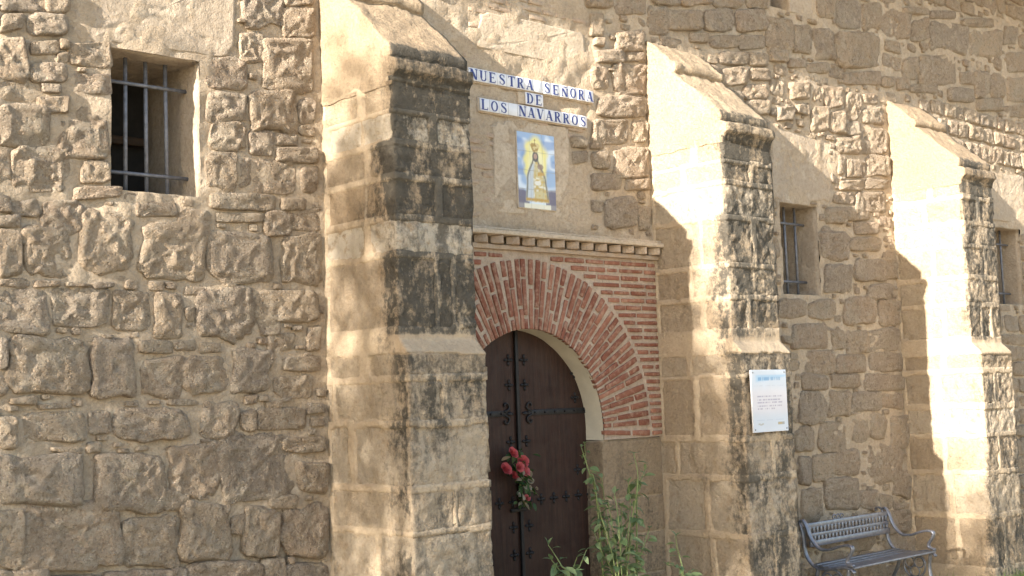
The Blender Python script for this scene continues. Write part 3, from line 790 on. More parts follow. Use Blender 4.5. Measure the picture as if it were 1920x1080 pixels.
def brick(cx, cz, L, Hh, ang, proud=0.012, name='brick', mat=None):
    P, Fc = box_data((-L/2, -proud, -Hh/2), (L/2, 0.03, Hh/2), step=0.07, rnd=0.006, rough=0.0035, freq=22, seed=cx*5+cz*3)
    o = mesh_obj(name, P, Fc, mat or M['brick'], portal, (cx-X1, yP-WY+rng.uniform(-.003, .002), cz))
    o.rotation_euler = (0, -ang, 0); return o
NR = 58
for i in range(NR):
    t = math.radians(-5.5+i*(191.0/(NR-1)))+rng.uniform(-.008, .008)
    full = AE-AR
    fs = [(0, .30), (.33, 1.0)] if i % 3 == 0 else [(0, .58), (.61, 1.0)] if i % 3 == 1 else [(0, .16), (.19, .72), (.75, 1.0)]
    for (a, b) in fs:
        a = max(0, a+rng.uniform(-.02, .02)) if a else -0.005; b = b+rng.uniform(-.02, .0)
        r0, r1 = AR+full*a, AR+full*b
        rm = (r0+r1)/2
        if ACX+math.cos(t)*rm < PX0+0.02 or ACZ+math.sin(t)*rm < IMP+0.02: continue
        thk = min(0.040, 191/(NR-1)*math.pi/180*rm*0.68)*rng.uniform(.9, 1.05)
        brick(ACX+math.cos(t)*rm, ACZ+math.sin(t)*rm, r1-r0, thk, t+rng.uniform(-.008, .008))
z = IMP+0.03; row = 0
pit = 0.0555
while z < PZ1-0.02:
    dz = z-ACZ; ins = math.sqrt(max(0, (AE+0.03)**2-dz*dz)) if abs(dz) < AE+.03 else 0
    segs = [(ACX+ins, PX1-0.006)] if ins > 0.02 else [(PX0, PX1-.006)]
    if ins > 0.02: segs.append((PX0, ACX-ins))
    for a, b in segs:
        x = a+rng.uniform(0, 0.01) if (row % 2) else a+rng.uniform(0, 0.01)
        first = row % 2
        while x < b-0.03:
            L = rng.choice([0.11, 0.17, 0.24, 0.26])*rng.uniform(.9, 1.1)
            if first: L = 0.12; first = 0
            if b-(x+L) < 0.06: L = b-x
            L = min(L, b-x)
            brick(x+L/2, z, L, 0.030*rng.uniform(.85, 1.15), rng.uniform(-.012, .012))
            x += L+rng.uniform(0.016, 0.03)
    z += pit; row += 1
# cornice: sawtooth course between two plain courses
ZC = zu(1.555)
cor = box('cornice', (PX0, WY-0.115, ZC+0.088), (PX1+0.045, WY+0.02, ZC+0.122), M['plaster'], step=0.04, rnd=0.008, rough=0.006)
part(cor)
def subpart(o): return part(o, cor)
subpart(box('plain_course', (PX0, WY-0.050, ZC-0.004), (PX1+0.02, WY+0.02, ZC+0.030), M['oldbrick'], step=0.05, rnd=0.006, rough=0.004))
nd = 17; stp = (PX1+0.035-PX0)/nd
P, Fc = box_data((-0.046, -0.046, 0), (0.046, 0.046, 0.056), step=0.05, rnd=0.006, rough=0.003)
dme = mesh_obj('dentil', P, Fc, M['oldbrick']); first = True
for i in range(nd):
    d_ = dme if i == 0 else dme.copy()
    if i: COL.objects.link(d_)
    d_.location = (PX0+stp*(i+.5), WY-0.042, ZC+0.0315); d_.rotation_euler = (0, 0, math.radians(45+rng.uniform(-3, 3)))
    part(d_, cor)
# plaster fillet on top of the cornice
subpart(box('weathering', (PX0, WY-0.085, ZC+0.121), (PX1+0.02, WY+0.02, ZC+0.142), M['plaster'], step=0.04, rnd=0.01, rough=0.006))

# white intrados
YD = 10.26*U
th = np.radians(np.linspace(-6.9, 186.9, 81)); V = []; Fc = []
dep = np.linspace(WY-0.006, YD, 5)
for t in th:
    for y in dep: V.append((ACX+math.cos(t)*AR, y, ACZ+math.sin(t)*AR))
V = np.array(V); V[:, 0] += vn(V, 12)*0.003; V[:, 2] += vn(V, 12, 4)*0.003
for j in range(len(th)-1):
    for i in range(4): Fc.append((j*5+i, j*5+i+1, (j+1)*5+i+1, (j+1)*5+i))
it = mesh_obj('arch_reveal', V-CO, Fc, M['whiteplaster'], church)
# jambs under the impost: smooth ashlar
JX = 10.50*U
jw = PX1-JX
jamb = box('jamb', (JX+0.004, WY+0.005, -0.02), (PX1, YD+0.06, IMP-0.004), M['joint'], step=0.035, rnd=0.006, rough=0.004,
           tone=lambda P: np.stack([np.clip(0.18+vn(P, 3)*.3, 0, 1), 0*P[:, 0], 0*P[:, 0], 1+0*P[:, 0]], 1)); part(jamb)
jr = [(0, .26, [(0, 1)]), (.275, .50, [(0, .45), (.47, 1)]), (.515, .80, [(0, .62), (.64, 1)]), (.815, 1.07, [(0, .5), (.52, 1)]), (1.085, 1.5, [(0, 1)])]
for z0, z1, spl in jr:
    if z1 > IMP: z1 = IMP-0.01
    for a, b in spl:
        part(box('ashlar_block', (JX+jw*a-(0.004 if a == 0 else 0), WY-0.004+rng.uniform(-.004, .002), z0), (JX+jw*b, YD+0.04, z1), M['ashlar'], step=0.035, rnd=0.01, rough=0.003,
             tone=lambda P: np.stack([np.clip(0.22+vn(P, 3)*.35, 0, 1), 0*P[:, 0], 0*P[:, 0], 1+0*P[:, 0]], 1)), jamb)
j2 = box('jamb', (PX0, WY-.002, -0.02), (2*ACX-JX, YD+0.06, IMP-0.004), M['ashlar'], step=0.06, rnd=0.01, rough=0.003,
         tone=lambda P: np.stack([0.2+0*P[:, 0], 0*P[:, 0], 0*P[:, 0], 1+0*P[:, 0]], 1)); part(j2)

# ------------------------------------------------------------------ door
SEAM = atY(970, 772, YD)[0]
RD = AR+0.06
def leaf(x0, x1, name):
    n = 26; xs = np.linspace(x0, x1, n); V = []; Fc = []
    top = [ACZ+math.sqrt(max(0.0, RD**2-(x-ACX)**2)) for x in xs]
    nz = 30
    for y in (YD, YD+0.06):
        for i, x in enumerate(xs):
            for k in range(nz+1): V.append((x, y, 0.0+(max(top[i], IMP))*k/nz))
    for i in range(n-1):
        for k in range(nz):
            a = i*(nz+1)+k; Fc.append((a, a+nz+1, a+nz+2, a+1))
    off = n*(nz+1)
    for i, s_ in ((0, 1), (n-1, -1)):
        for k in range(nz):
            a = i*(nz+1)+k; Fc.append((a, a+1, a+1+off, a+off) if s_ > 0 else (a, a+off, a+1+off, a+1))
    V = np.array(V); V[:, 1] -= vn(V, 3)*0.002
    c = np.array([(x0+x1)/2, YD, 0])
    return mesh_obj(name, V-c, Fc, M['door'], church, tuple(c-CO))
dl = leaf(ACX-RD+0.002, SEAM-0.006, 'door_leaf'); dr = leaf(SEAM+0.006, ACX+RD-0.002, 'door_leaf')
ast = box('cover_strip', (SEAM-0.018, YD-0.022, 0.0), (SEAM+0.010, YD-0.003, ACZ+AR+.03), M['iron'], step=0.2, rnd=0.004, rough=0)
part(ast, dl)
# four-petal iron studs, strap hinges with scrolled ends
def stud_mesh():
    V, Fc = [], []
    def petal(a):
        n0 = len(V)
        ring = [(0.006, 0.0), (0.018, 0.011), (0.034, 0.009), (0.042, 0.0), (0.034, -0.009), (0.018, -0.011)]
        for (r_, w) in ring:
            x = r_*math.cos(a)-w*math.sin(a); z = r_*math.sin(a)+w*math.cos(a); V.append((x, -0.004, z))
        for (r_, w) in ring:
            x = r_*math.cos(a)-w*math.sin(a); z = r_*math.sin(a)+w*math.cos(a); V.append((x, 0.002, z))
        V.append((0.025*math.cos(a), -0.009, 0.025*math.sin(a)))
        for k in range(6):
            Fc.append((n0+12, n0+(k+1) % 6, n0+k)); Fc.append((n0+k, n0+(k+1) % 6, n0+6+(k+1) % 6, n0+6+k))
    for k in range(4): petal(k*math.pi/2)
    n0 = len(V)
    for i in range(3):
        for k in range(8):
            r_ = 0.013*math.cos(i*0.6); V.append((r_*math.cos(k*math.pi/4), -0.004-0.012*math.sin(i*0.6), r_*math.sin(k*math.pi/4)))
    V.append((0, -0.017, 0))
    for i in range(2):
        for k in range(8): Fc.append((n0+i*8+k, n0+i*8+8+k, n0+i*8+8+(k+1) % 8, n0+i*8+(k+1) % 8))
    for k in range(8): Fc.append((n0+16+k, n0+24, n0+16+(k+1) % 8))
    return V, Fc
sv, sf_ = stud_mesh(); smesh = mesh_obj('stud', sv, sf_, M['iron']); used = False
def stud(x, z):
    global used
    if (x-ACX)**2+max(0, z-ACZ)**2 > (AR+.02)**2: return
    o = smesh if not used else smesh.copy()
    if used: COL.objects.link(o)
    used = True; o.location = (x, YD-0.003, z); part(o, dl if x < SEAM else dr)
for y in (675, 722, 828, 988, 1040, 1100):
    zz = atY(972, y, YD)[2]
    for s_ in (-1, 1): stud(SEAM+s_*0.075, zz)
zrow = atY(1040, 933, YD)[2]
for k in range(6):
    for s_ in (-1, 1): stud(SEAM+s_*(0.075+0.125*k), zrow)
for y in (700, 745, 880):
    stud(ACX+0.61, atY(1090, y, YD)[2])
zst = atY(1030, 772, YD)[2]
for s_ in (-1, 1):
    lf = dl if s_ < 0 else dr
    xa, xb = sorted((SEAM+s_*0.10, SEAM+s_*0.72))
    part(box('strap', (xa, YD-0.010, zst-0.021), (xb, YD-0.002, zst+0.021), M['iron'], step=0.2, rnd=0.003, rough=0), lf)
    for k in range(6):
        part(tube('rivet', [(SEAM+s_*(0.16+0.1*k), YD-0.020, zst), (SEAM+s_*(0.16+0.1*k), YD-0.008, zst)], [0.005, 0.011], M['iron'], n=8), lf)
    for t_ in (-1, 1):
        pts = spline([(SEAM+s_*0.13, YD-0.008, zst+t_*0.010), (SEAM+s_*0.085, YD-0.008, zst+t_*0.035), (SEAM+s_*0.10, YD-0.008, zst+t_*0.068), (SEAM+s_*0.128, YD-0.008, zst+t_*0.066), (SEAM+s_*0.126, YD-0.008, zst+t_*0.048)], 5)
        part(tube('scroll', pts, 0.008, M['iron'], n=6), lf)
    pts = [(SEAM+s_*0.10, YD-0.007, zst), (SEAM+s_*0.065, YD-0.007, zst), (SEAM+s_*0.04, YD-0.007, zst)]
    part(tube('spear_tip', pts, [0.014, 0.018, 0.002], M['iron'], n=8, flat=0.5), lf)
zl = atY(978, 955, YD)[2]
part(box('latch', (SEAM-0.11, YD-0.030, zl-0.012), (SEAM+0.03, YD-0.012, zl+0.012), M['iron'], step=0.1, rnd=0.004, rough=0), dl)

# ------------------------------------------------------------------ letter tiles
def quad_strip(path, widths):
    P = [np.array(p, float) for p in path]; polys = []
    L, Rr = [], []
    for i, p in enumerate(P):
        t = P[min(i+1, len(P)-1)]-P[max(i-1, 0)]; t /= np.linalg.norm(t)+1e-9; n = np.array([-t[1], t[0]])
        L.append(p+n*widths[i]/2); Rr.append(p-n*widths[i]/2)
    return [[L[i], Rr[i], Rr[i+1], L[i+1]] for i in range(len(P)-1)]
def R4(x0, y0, x1, y1): return [[(x0, y0), (x1, y0), (x1, y1), (x0, y1)]]
def DG(xb, xt, w, y0=0.0, y1=1.0): return [[(xb-w/2, y0), (xb+w/2, y0), (xt+w/2, y1), (xt-w/2, y1)]]
def ARC(cx, cy, rx, ry, a0, a1, w0, w1, n=18):
    """arc whose stroke is w1 at the sides and w0 at top and bottom"""
    out = []
    for i in range(n):
        q = []
        for t, o_ in ((a0+(a1-a0)*i/n, 1), (a0+(a1-a0)*(i+1)/n, 1), (a0+(a1-a0)*(i+1)/n, -1), (a0+(a1-a0)*i/n, -1)):
            w = w0+(w1-w0)*abs(math.cos(t))
            q.append((cx+(rx+o_*w/2)*math.cos(t), cy+(ry+o_*w/2)*math.sin(t)))
        out.append(q)
    return out
TK, TN, SE = 0.225, 0.09, 0.075
def SF(x, y, w=0.30): return R4(x-w/2, y, x+w/2, y+SE)
pi = math.pi
def glyph(ch):
    if ch == 'L': return [R4(.16, 0, .16+TK, 1), SF(.255, 0, .36), SF(.255, 1-SE, .36), R4(.25, 0, .78, TN), DG(.76, .80, .06, 0, .26)]
    if ch == 'E': return [R4(.14, 0, .14+TK, 1), SF(.235, 0, .32), SF(.235, 1-SE, .32), R4(.25, 0, .76, TN), R4(.25, 1-TN, .74, 1), R4(.25, .48, .6, .55), DG(.74, .78, .06, 0, .24), DG(.74, .72, .06, .78, 1), DG(.58, .58, .05, .40, .63)]
    if ch == 'T': return [R4(.40, 0, .40+TK, 1), SF(.495, 0, .36), R4(.12, 1-TN, .88, 1), DG(.17, .13, .06, .76, 1), DG(.83, .87, .06, .76, 1)]
    if ch == 'U': return [R4(.16, .30, .16+TK, 1), SF(.255, 1-SE, .34), R4(.74, .30, .74+TN, 1), SF(.775, 1-SE, .26), ARC(.515, .31, .255, .27, pi, 2*pi, .07, .14)]
    if ch in 'NÑ':
        g = [R4(.16, 0, .16+TN, 1), SF(.195, 0, .28), SF(.17, 1-SE, .26), R4(.78, 0, .78+TN, 1), SF(.815, 1-SE, .28), DG(.76, .24, TK+.03)]
        if ch == 'Ñ':
            g = [[[(x, y*.80) for x, y in q] for q in pl] for pl in g]; g.append(quad_strip([(.26, .87), (.38, .96), (.52, .94), (.66, .91), (.78, 1.0)], [.06, .10, .11, .10, .06]))
        return g
    if ch == 'O': return [ARC(.5, .5, .31, .45, 0, 2*pi, .07, .19, 30)]
    if ch == 'D': return [R4(.14, 0, .14+TK, 1), SF(.2, 0, .26), SF(.2, 1-SE, .26), ARC(.36, .5, .40, .465, -pi/2, pi/2, .07, .19)]
    if ch == 'R': return [R4(.14, 0, .14+TK, 1), SF(.235, 0, .34), SF(.2, 1-SE, .24), ARC(.40, .735, .27, .23, -pi/2, pi/2, .065, .18), R4(.3, .47, .42, .54), R4(.3, .935, .42, 1), DG(.76, .46, TK, 0, .5), SF(.80, 0, .24)]
    if ch == 'A': return [DG(.17, .50, .075), DG(.79, .50, TK+.02), R4(.28, .28, .66, .35), SF(.16, 0, .24), SF(.80, 0, .32)]
    if ch == 'V': return [DG(.50, .22, TK+.02), DG(.52, .82, .075), SF(.20, 1-SE, .32), SF(.83, 1-SE, .24)]
    if ch == 'S':
        p = spline([(.72, .74), (.66, .90), (.50, .955), (.33, .91), (.25, .77), (.34, .63), (.52, .52), (.68, .40), (.73, .24), (.65, .09), (.48, .045), (.32, .10), (.23, .28)], 3)
        w0 = [.05, .06, .075, .10, .17, .19, .20, .19, .17, .10, .075, .06, .05]
        w = list(np.interp(np.linspace(0, 12, len(p)), range(13), w0))
        return [quad_strip(p, w), R4(.70, .70, .75, .95), R4(.19, .05, .24, .30)]
    return []
sign = tag(empty('letter_tile_sign', tuple(atY(990, 196, WY))), 'white and blue letter tile sign reading NUESTRA SEÑORA DE LOS NAVARROS', 'sign')
a = atY(894.5, 186, WY); b = atY(1095, 216, WY); a2 = atY(893.7, 209.8, WY)
TW = (b[0]-a[0])/12; THh = a[2]-a2[2]
yS = WY-0.030
def tile(x, z, ch):
    P, Fc = box_data((0.0012, 0, 0.0012), (TW-0.0012, 0.010, THh-0.0012), step=0.2, rnd=0.0025, rough=0)
    o = mesh_obj('tile', P, Fc, M['tile'], None, (x, yS+rng.uniform(-.0008, .0008), z))
    part(o, sign)
    V, Fc = [], []; lay = 0
    for pl in glyph(ch):
        lay += 1
        for q in pl:
            n0 = len(V)
            for (gx, gz) in q: V.append(((0.05+gx*0.92)*TW, -0.0006-0.00025*lay, (0.09+gz*0.82)*THh))
            qq = np.array(q); ar = sum(qq[i][0]*qq[(i+1) % 4][1]-qq[(i+1) % 4][0]*qq[i][1] for i in range(4))
            Fc.append((n0, n0+1, n0+2, n0+3) if ar > 0 else (n0+3, n0+2, n0+1, n0))
    if V: mesh_obj('letter', V, Fc, M['blue'], o, (0, 0, 0), False)
zl3 = (a2[2]+atY(1096, 240, WY)[2])/2
for i, ch in enumerate('LOS NAVARROS'): tile(a[0]+i*TW, zl3, ch)
tr_ = atY(1108, 193, WY); tl_ = atY(883, 154.5, WY); zl1 = (tr_[2]+tl_[2])/2
for i, ch in enumerate('NUESTRA SEÑORA'): tile(tr_[0]-(14-i)*TW, zl1, ch)
dd = atY(980.5, 196.5, WY)
zde = zl3+THh+max(0.0, (zl1-zl3-2*THh)/2)
for i, ch in enumerate('DE'): tile(dd[0]+i*TW, zde, ch)
# mortar bedding of the tiles
bedding = part(box('mortar_bed', (a[0]-.012, WY-0.019, zl3-.010), (a[0]+12*TW+.012, WY+.01, zl3+THh+.006), M['plaster'], step=0.03, rnd=0.012, rough=0.004), sign)
part(box('mortar_bed', (tr_[0]-14*TW-.01, WY-0.019, zl1-.010), (tr_[0]+.01, WY+.01, zl1+THh+.008), M['plaster'], step=0.03, rnd=0.012, rough=0.004), sign)
part(box('mortar_bed', (dd[0]-.06, WY-0.0185, zde-.002), (dd[0]+2*TW+.01, WY+.01, zde+THh+.002), M['plaster'], step=0.03, rnd=0.012, rough=0.004), sign)

# ------------------------------------------------------------------ devotional tile picture
q0 = atY(964.4, 247.4, WY); q1 = atY(1034.8, 255.6, WY); q2 = atY(969.6, 389.6, WY); q3 = atY(1039, 395.5, WY)
vx0, vx1 = (q0[0]+q2[0])/2, (q1[0]+q3[0])/2; vz1, vz0 = (q0[2]+q1[2])/2, (q2[2]+q3[2])/2
def sm(e0, e1, x):
    t = np.clip((x-e0)/(e1-e0), 0, 1); return t*t*(3-2*t)
def picture(u, v):
    n_ = lambda s, o=0: vn(np.stack([u*s, v*s*1.9, 0*u+o], 1), 1.0)
    C = np.empty((len(u), 3)); C[:] = (0.30, 0.42, 0.62)
    def lay(mask, col):
        nonlocal C
        C = C*(1-mask[:, None])+np.array(col)*mask[:, None]
    lay(sm(-.1, .5, n_(5, 2)), (0.62, 0.70, 0.80))
    lay(sm(.1, .6, n_(4, 7))*0.7, (0.16, 0.26, 0.50))
    r = np.sqrt(((u-.48)/.40)**2+((v-.40)/.48)**2)+n_(6, 4)*0.10
    lay(1-sm(.65, .92, r), (0.78, 0.70, 0.24))
    lay(1-sm(.35, .72, r), (0.82, 0.78, 0.45))
    # clouds / rock at the foot
    lay(sm(.80, .86, v+0.10*np.abs(u-.5)*2+n_(7, 9)*0.03-0.02*(np.abs(u-.5) < .25))*(np.abs(u-.5) > .22), (0.13, 0.11, 0.17))
    lay(sm(.925, .95, v), (0.70, 0.68, 0.55))
    lay(((np.abs(u-.5) > .36) & (v > .86)).astype(float)*0.8, (0.12, 0.10, 0.15))
    # robe
    half = 0.065+0.19*sm(.30, .62, v)+0.05*sm(.6, .9, v)
    cx = 0.47+0.03*sm(.3, .9, v)
    body = (1-sm(-.02, .02, np.abs(u-cx)-half))*sm(.285, .31, v)*(1-sm(.905, .915, v))
    lay(body, (0.55, 0.47, 0.24))
    lay(body*sm(.0, .4, n_(14, 1)), (0.74, 0.70, 0.55))
    lay(body*sm(.05, .4, n_(18, 5)), (0.52, 0.38, 0.12))
    lay(body*(1-sm(-.03, .05, u-(cx-half*.35)))*sm(.38, .42, v), (0.50, 0.55, 0.60))
    lay(body*(1-sm(.03, .05, np.abs(np.abs(u-cx)-half))), (0.16, 0.15, 0.12))
    lay((1-sm(.8, 1.0, np.sqrt(((u-.52)/.10)**2+((v-.66)/.035)**2)))*0.9, (0.75, 0.74, 0.68))
    lay((1-sm(.8, 1.0, np.sqrt(((u-.60)/.09)**2+((v-.44)/.045)**2)))*0.9, (0.26, 0.17, 0.12))
    lay(body*sm(.855, .87, v)*(1-sm(.895, .905, v)), (0.45, 0.27, 0.04))
    lay(body*sm(.52, .53, v+0.1*(u-.5))*(1-sm(.56, .57, v+0.1*(u-.5)))*(u > .52), (0.50, 0.30, 0.06))
    # head, veil, crown
    lay(1-sm(.85, 1.05, np.sqrt(((u-.475)/.088)**2+((v-.31)/.075)**2)), (0.10, 0.085, 0.07))
    lay(1-sm(.8, 1.05, np.sqrt(((u-.475)/.052)**2+((v-.305)/.040)**2)), (0.42, 0.26, 0.19))
    cr = 0.055+0.055*sm(.245, .16, v)*1.0
    crown = (1-sm(-.012, .012, np.abs(u-.47)-(.060+.075*np.clip((.25-v)/.10, 0, 1)*np.clip((v-.11)/.05, 0, 1))))*sm(.125, .14, v)*(1-sm(.245, .255, v))
    lay(crown, (0.38, 0.24, 0.05))
    lay(crown*sm(.0, .3, n_(22, 3)), (0.62, 0.50, 0.22))
    lay(((np.abs(u-.47) < .014) & (v > .07) & (v < .15)).astype(float), (0.26, 0.16, 0.05))
    lay(((np.abs(u-.47) < .030) & (v > .088) & (v < .098)).astype(float), (0.26, 0.16, 0.05))
    return C
vp = tag(empty('tile_picture', ((vx0+vx1)/2, WY, vz0)), 'painted tile picture of a crowned robed figure under the letter sign', 'tile picture')
TX, TZ, nn = 3, 4, 22
for i in range(TX):
    for j in range(TZ):
        w = (vx1-vx0)/TX; hgt = (vz1-vz0)/TZ; g = 0.0009
        us = np.linspace(0, 1, nn+1); V = []; UV = []
        for b_ in us:
            for a_ in us:
                V.append((g+(w-2*g)*a_, -0.022, g+(hgt-2*g)*b_)); UV.append(((i+a_)/TX, 1-(j+b_)/TZ))
        Fc = [(r_*(nn+1)+c, r_*(nn+1)+c+1, (r_+1)*(nn+1)+c+1, (r_+1)*(nn+1)+c) for r_ in range(nn) for c in range(nn)]
        UV = np.array(UV); Cc = picture(UV[:, 0], UV[:, 1])
        # edges of the tile
        n0 = len(V); rim = [(g, g), (w-g, g), (w-g, hgt-g), (g, hgt-g)]
        V += [(x, -0.022, z) for x, z in rim]+[(x, -0.010, z) for x, z in rim]
        for k in range(4): Fc.append((n0+k, n0+4+k, n0+4+(k+1) % 4, n0+(k+1) % 4))
        Cc = np.concatenate([Cc, np.full((8, 3), 0.6)]); T = np.concatenate([Cc, np.ones((len(Cc), 1))], 1)
        o = mesh_obj('tile', V, Fc, M['paint'], None, (vx0+i*w, WY+rng.uniform(-.0005, .0005), vz0+j*hgt), False, T)
        part(o, vp)
part(box('mortar_bed', (vx0-.008, WY-.0185, vz0-.008), (vx1+.008, WY+.01, vz1+.008), M['plaster'], step=0.03, rnd=0.006, rough=0.003), vp)

# ------------------------------------------------------------------ notice on the middle buttress
yN = WY-DL-0.028
n0_, n1_, n2_, n3_ = atY(1408, 693, yN), atY(1473.5, 694, yN), atY(1413, 810, yN), atY(1478, 808, yN)
nx0, nx1 = (n0_[0]+n2_[0])/2, (n1_[0]+n3_[0])/2; nz1, nz0 = (n0_[2]+n1_[2])/2, (n2_[2]+n3_[2])/2
def notice(u, v):
    n_ = lambda s, o=0: vn(np.stack([u*s, v*s, 0*u+o], 1), 1.0)
    C = np.empty((len(u), 3)); C[:] = (0.47, 0.53, 0.62)
    def lay(mask, col):
        nonlocal C
        C = C*(1-mask[:, None])+np.array(col)*mask[:, None]
    lay(sm(.2, .4, v)*(1-sm(.6, .8, v)), (0.54, 0.54, 0.60))
    lay(sm(.06, .10, v)*(1-sm(.18, .24, v+.10*u))*sm(.05, .2, u)*0.75, (0.24, 0.42, 0.62))
    lay(((u > .12) & (u < .82) & (np.abs(v-.145) < .028)).astype(float)*(vn(np.stack([u*34, 0*v, 0*u], 1), 1.0) > -0.15)*(1-.5*u), (0.13, 0.28, 0.48))
    lay(((u > .08) & (u < .92) & (np.abs(v-.255) < .007)).astype(float)*(vn(np.stack([u*60, 0*v, 0*u+3], 1), 1.0) > 0)*.5, (0.35, 0.38, 0.5))
    for k, (y_, e_) in enumerate(((.43, .85), (.48, .80), (.53, .86), (.58, .85), (.63, .65))):
        lay(((u > .15) & (u < e_) & (np.abs(v-y_) < .010)).astype(float)*(vn(np.stack([u*70, 0*v, 0*u+k*3.7], 1), 1.0) > -0.25)*.75, (0.27, 0.26, 0.36))
    for a_, b_ in ((.1, .33), (.38, .56), (.65, .88)):
        lay(((u > a_) & (u < b_) & (np.abs(v-.81) < .007)).astype(float)*.5, (0.32, 0.38, 0.52))
    lay(((np.abs(u-.22) < .08) & (np.abs(v-.875-(np.abs(u-.22)-.04)*-.2) < .012)).astype(float)*.7, (0.32, 0.30, 0.24))
    lay(((np.abs(u-.80) < .10) & (np.abs(v-.875) < .022)).astype(float)*.8, (0.24, 0.24, 0.22))
    lay(((np.abs(u-.77) < .05) & (np.abs(v-.872) < .012)).astype(float)*.8, (0.45, 0.33, 0.12))
    return C
nb = tag(empty('notice_panel', ((nx0+nx1)/2, WY-DL, nz0)), 'white and pale blue information panel screwed to the middle buttress', 'panel')
gx, gz = 72, 90
V = [(nx0+(nx1-nx0)*i/gx, yN, nz0+(nz1-nz0)*j/gz) for j in range(gz+1) for i in range(gx+1)]
uv = np.array([(i/gx, 1-j/gz) for j in range(gz+1) for i in range(gx+1)])
Fc = [(j*(gx+1)+i, j*(gx+1)+i+1, (j+1)*(gx+1)+i+1, (j+1)*(gx+1)+i) for j in range(gz) for i in range(gx)]
T = np.concatenate([notice(uv[:, 0], uv[:, 1]), np.ones((len(uv), 1))], 1)
part(mesh_obj('printed_face', V, Fc, M['print'], None, (0, 0, 0), False, T), nb)
part(box('backing_board', (nx0-.002, yN+.0015, nz0-.002), (nx1+.002, yN+.012, nz1+.002), M['tile'], step=1, rnd=0.001, rough=0), nb)
for fx in (.05, .95):
    for fz in (.04, .96):
        x, z = nx0+(nx1-nx0)*fx, nz0+(nz1-nz0)*fz
        part(tube('screw', [(x, yN-.004, z), (x, yN-.001, z), (x, yN+.035, z)], [.004, .007, .004], M['bar'], n=8), nb)

# ------------------------------------------------------------------ bench
BX0, BX1 = 13.86*U, 15.80*U
bench = tag(empty('bench', ((BX0+BX1)/2, 9.4*U, 0)), 'grey metal park bench with curled arms against the rubble wall', 'bench')
def prof(px):                                   # side profile read on the plane of the near bench end
    return [(0.0, p[1], p[2]) for p in (atX(x, y, BX0) for x, y in px)]
ARM = prof([(1500, 978), (1506, 976), (1513, 988), (1519, 1005), (1527, 1019), (1539, 1030), (1555, 1031), (1574, 1025), (1589, 1023), (1598, 1027), (1597, 1036), (1590, 1048), (1590, 1056), (1601, 1062)])
LOW = prof([(1500, 979), (1506, 1000), (1509, 1027), (1514, 1045), (1525, 1060), (1539, 1067), (1561, 1067), (1583, 1064), (1595, 1067), (1603, 1075)])
CURL = prof([(1506, 990), (1500, 980), (1494, 975), (1488, 976), (1487, 981)])
yb_, zb_ = LOW[3][1], LOW[4][2]; yf_, zf_ = LOW[8][1], LOW[8][2]
SEATZ = zf_+0.012
LEGF = [(0, yf_+0.01, zf_), (0, yf_+0.03, zf_-0.12), (0, yf_+0.01, 0.12), (0, yf_-0.04, 0.02), (0, yf_-0.07, 0.012)]
LEGB = [(0, yb_-0.10, zb_-0.02), (0, yb_-0.07, zb_-0.14), (0, yb_+0.0, 0.12), (0, yb_+0.07, 0.012)]
def flatbar(name, pts, rw, rt, x):
    """flat cast-iron bar swept along a curve in the plane x"""
    P = spline(pts, 5); V, Fc = [], []
    for i, p in enumerate(P):
        t = P[min(i+1, len(P)-1)]-P[max(i-1, 0)]; t = t/(np.linalg.norm(t)+1e-9); n = np.array([0, -t[2], t[1]])
        for a_, b_ in ((-1, -.6), (-.6, -1), (.6, -1), (1, -.6), (1, .6), (.6, 1), (-.6, 1), (-1, .6)):
            V.append((x+rw*a_, p[1]+n[1]*rt*b_, p[2]+n[2]*rt*b_))
    for i in range(len(P)-1):
        for k in range(8): Fc.append((i*8+k, i*8+(k+1) % 8, i*8+8+(k+1) % 8, i*8+8+k))
    Fc.append(tuple(range(7, -1, -1))); Fc.append(tuple((len(P)-1)*8+k for k in range(8)))
    return part(mesh_obj(name, V, Fc, M['bench']), bench)
cyR, czR = (yf_+yb_)/2-0.03, 0.26
for x in (BX0, BX1):
    flatbar('armrest', ARM, 0.022, 0.010, x); flatbar('side_rail', LOW, 0.020, 0.010, x); flatbar('scroll', CURL, 0.014, 0.008, x)
    flatbar('leg', LEGF, 0.020, 0.011, x); flatbar('leg', LEGB, 0.020, 0.011, x)
    ring = lambda cy, cz, r_: [(x, cy+r_*math.cos(t*math.pi/12), cz+r_*math.sin(t*math.pi/12)) for t in range(24)]
    part(tube('ring_ornament', ring(cyR, czR, 0.105), 0.010, M['bench'], n=6, closed=True), bench)
    for a_ in (0.5, 2.6, 4.71): part(tube('ring_ornament', ring(cyR+.052*math.cos(a_), czR+.052*math.sin(a_), 0.045), 0.007, M['bench'], n=6, closed=True), bench)
    part(tube('knob', [(x, ARM[9][1]-.012, ARM[9][2]), (x, ARM[9][1], ARM[9][2]), (x, ARM[9][1]+.012, ARM[9][2])], [.012, .021, .012], M['bench'], n=10), bench)
pt, pb = prof([(1511, 986), (1516, 1022)])
def lerp(a, b, t): return tuple(a[i]+(b[i]-a[i])*t for i in range(3))
def rail(name, t, hgt, parent=bench):
    a = lerp(pt, pb, t)
    return part(box(name, (BX0+.02, a[1]-.008, a[2]-hgt/2), (BX1-.02, a[1]+.008, a[2]+hgt/2), M['bench'], step=0.2, rnd=0.004, rough=0), parent)
rail('back_rail', 0.03, 0.046); rail('back_rail', 0.52, 0.030); rail('back_rail', 0.97, 0.050)
nsl = 23
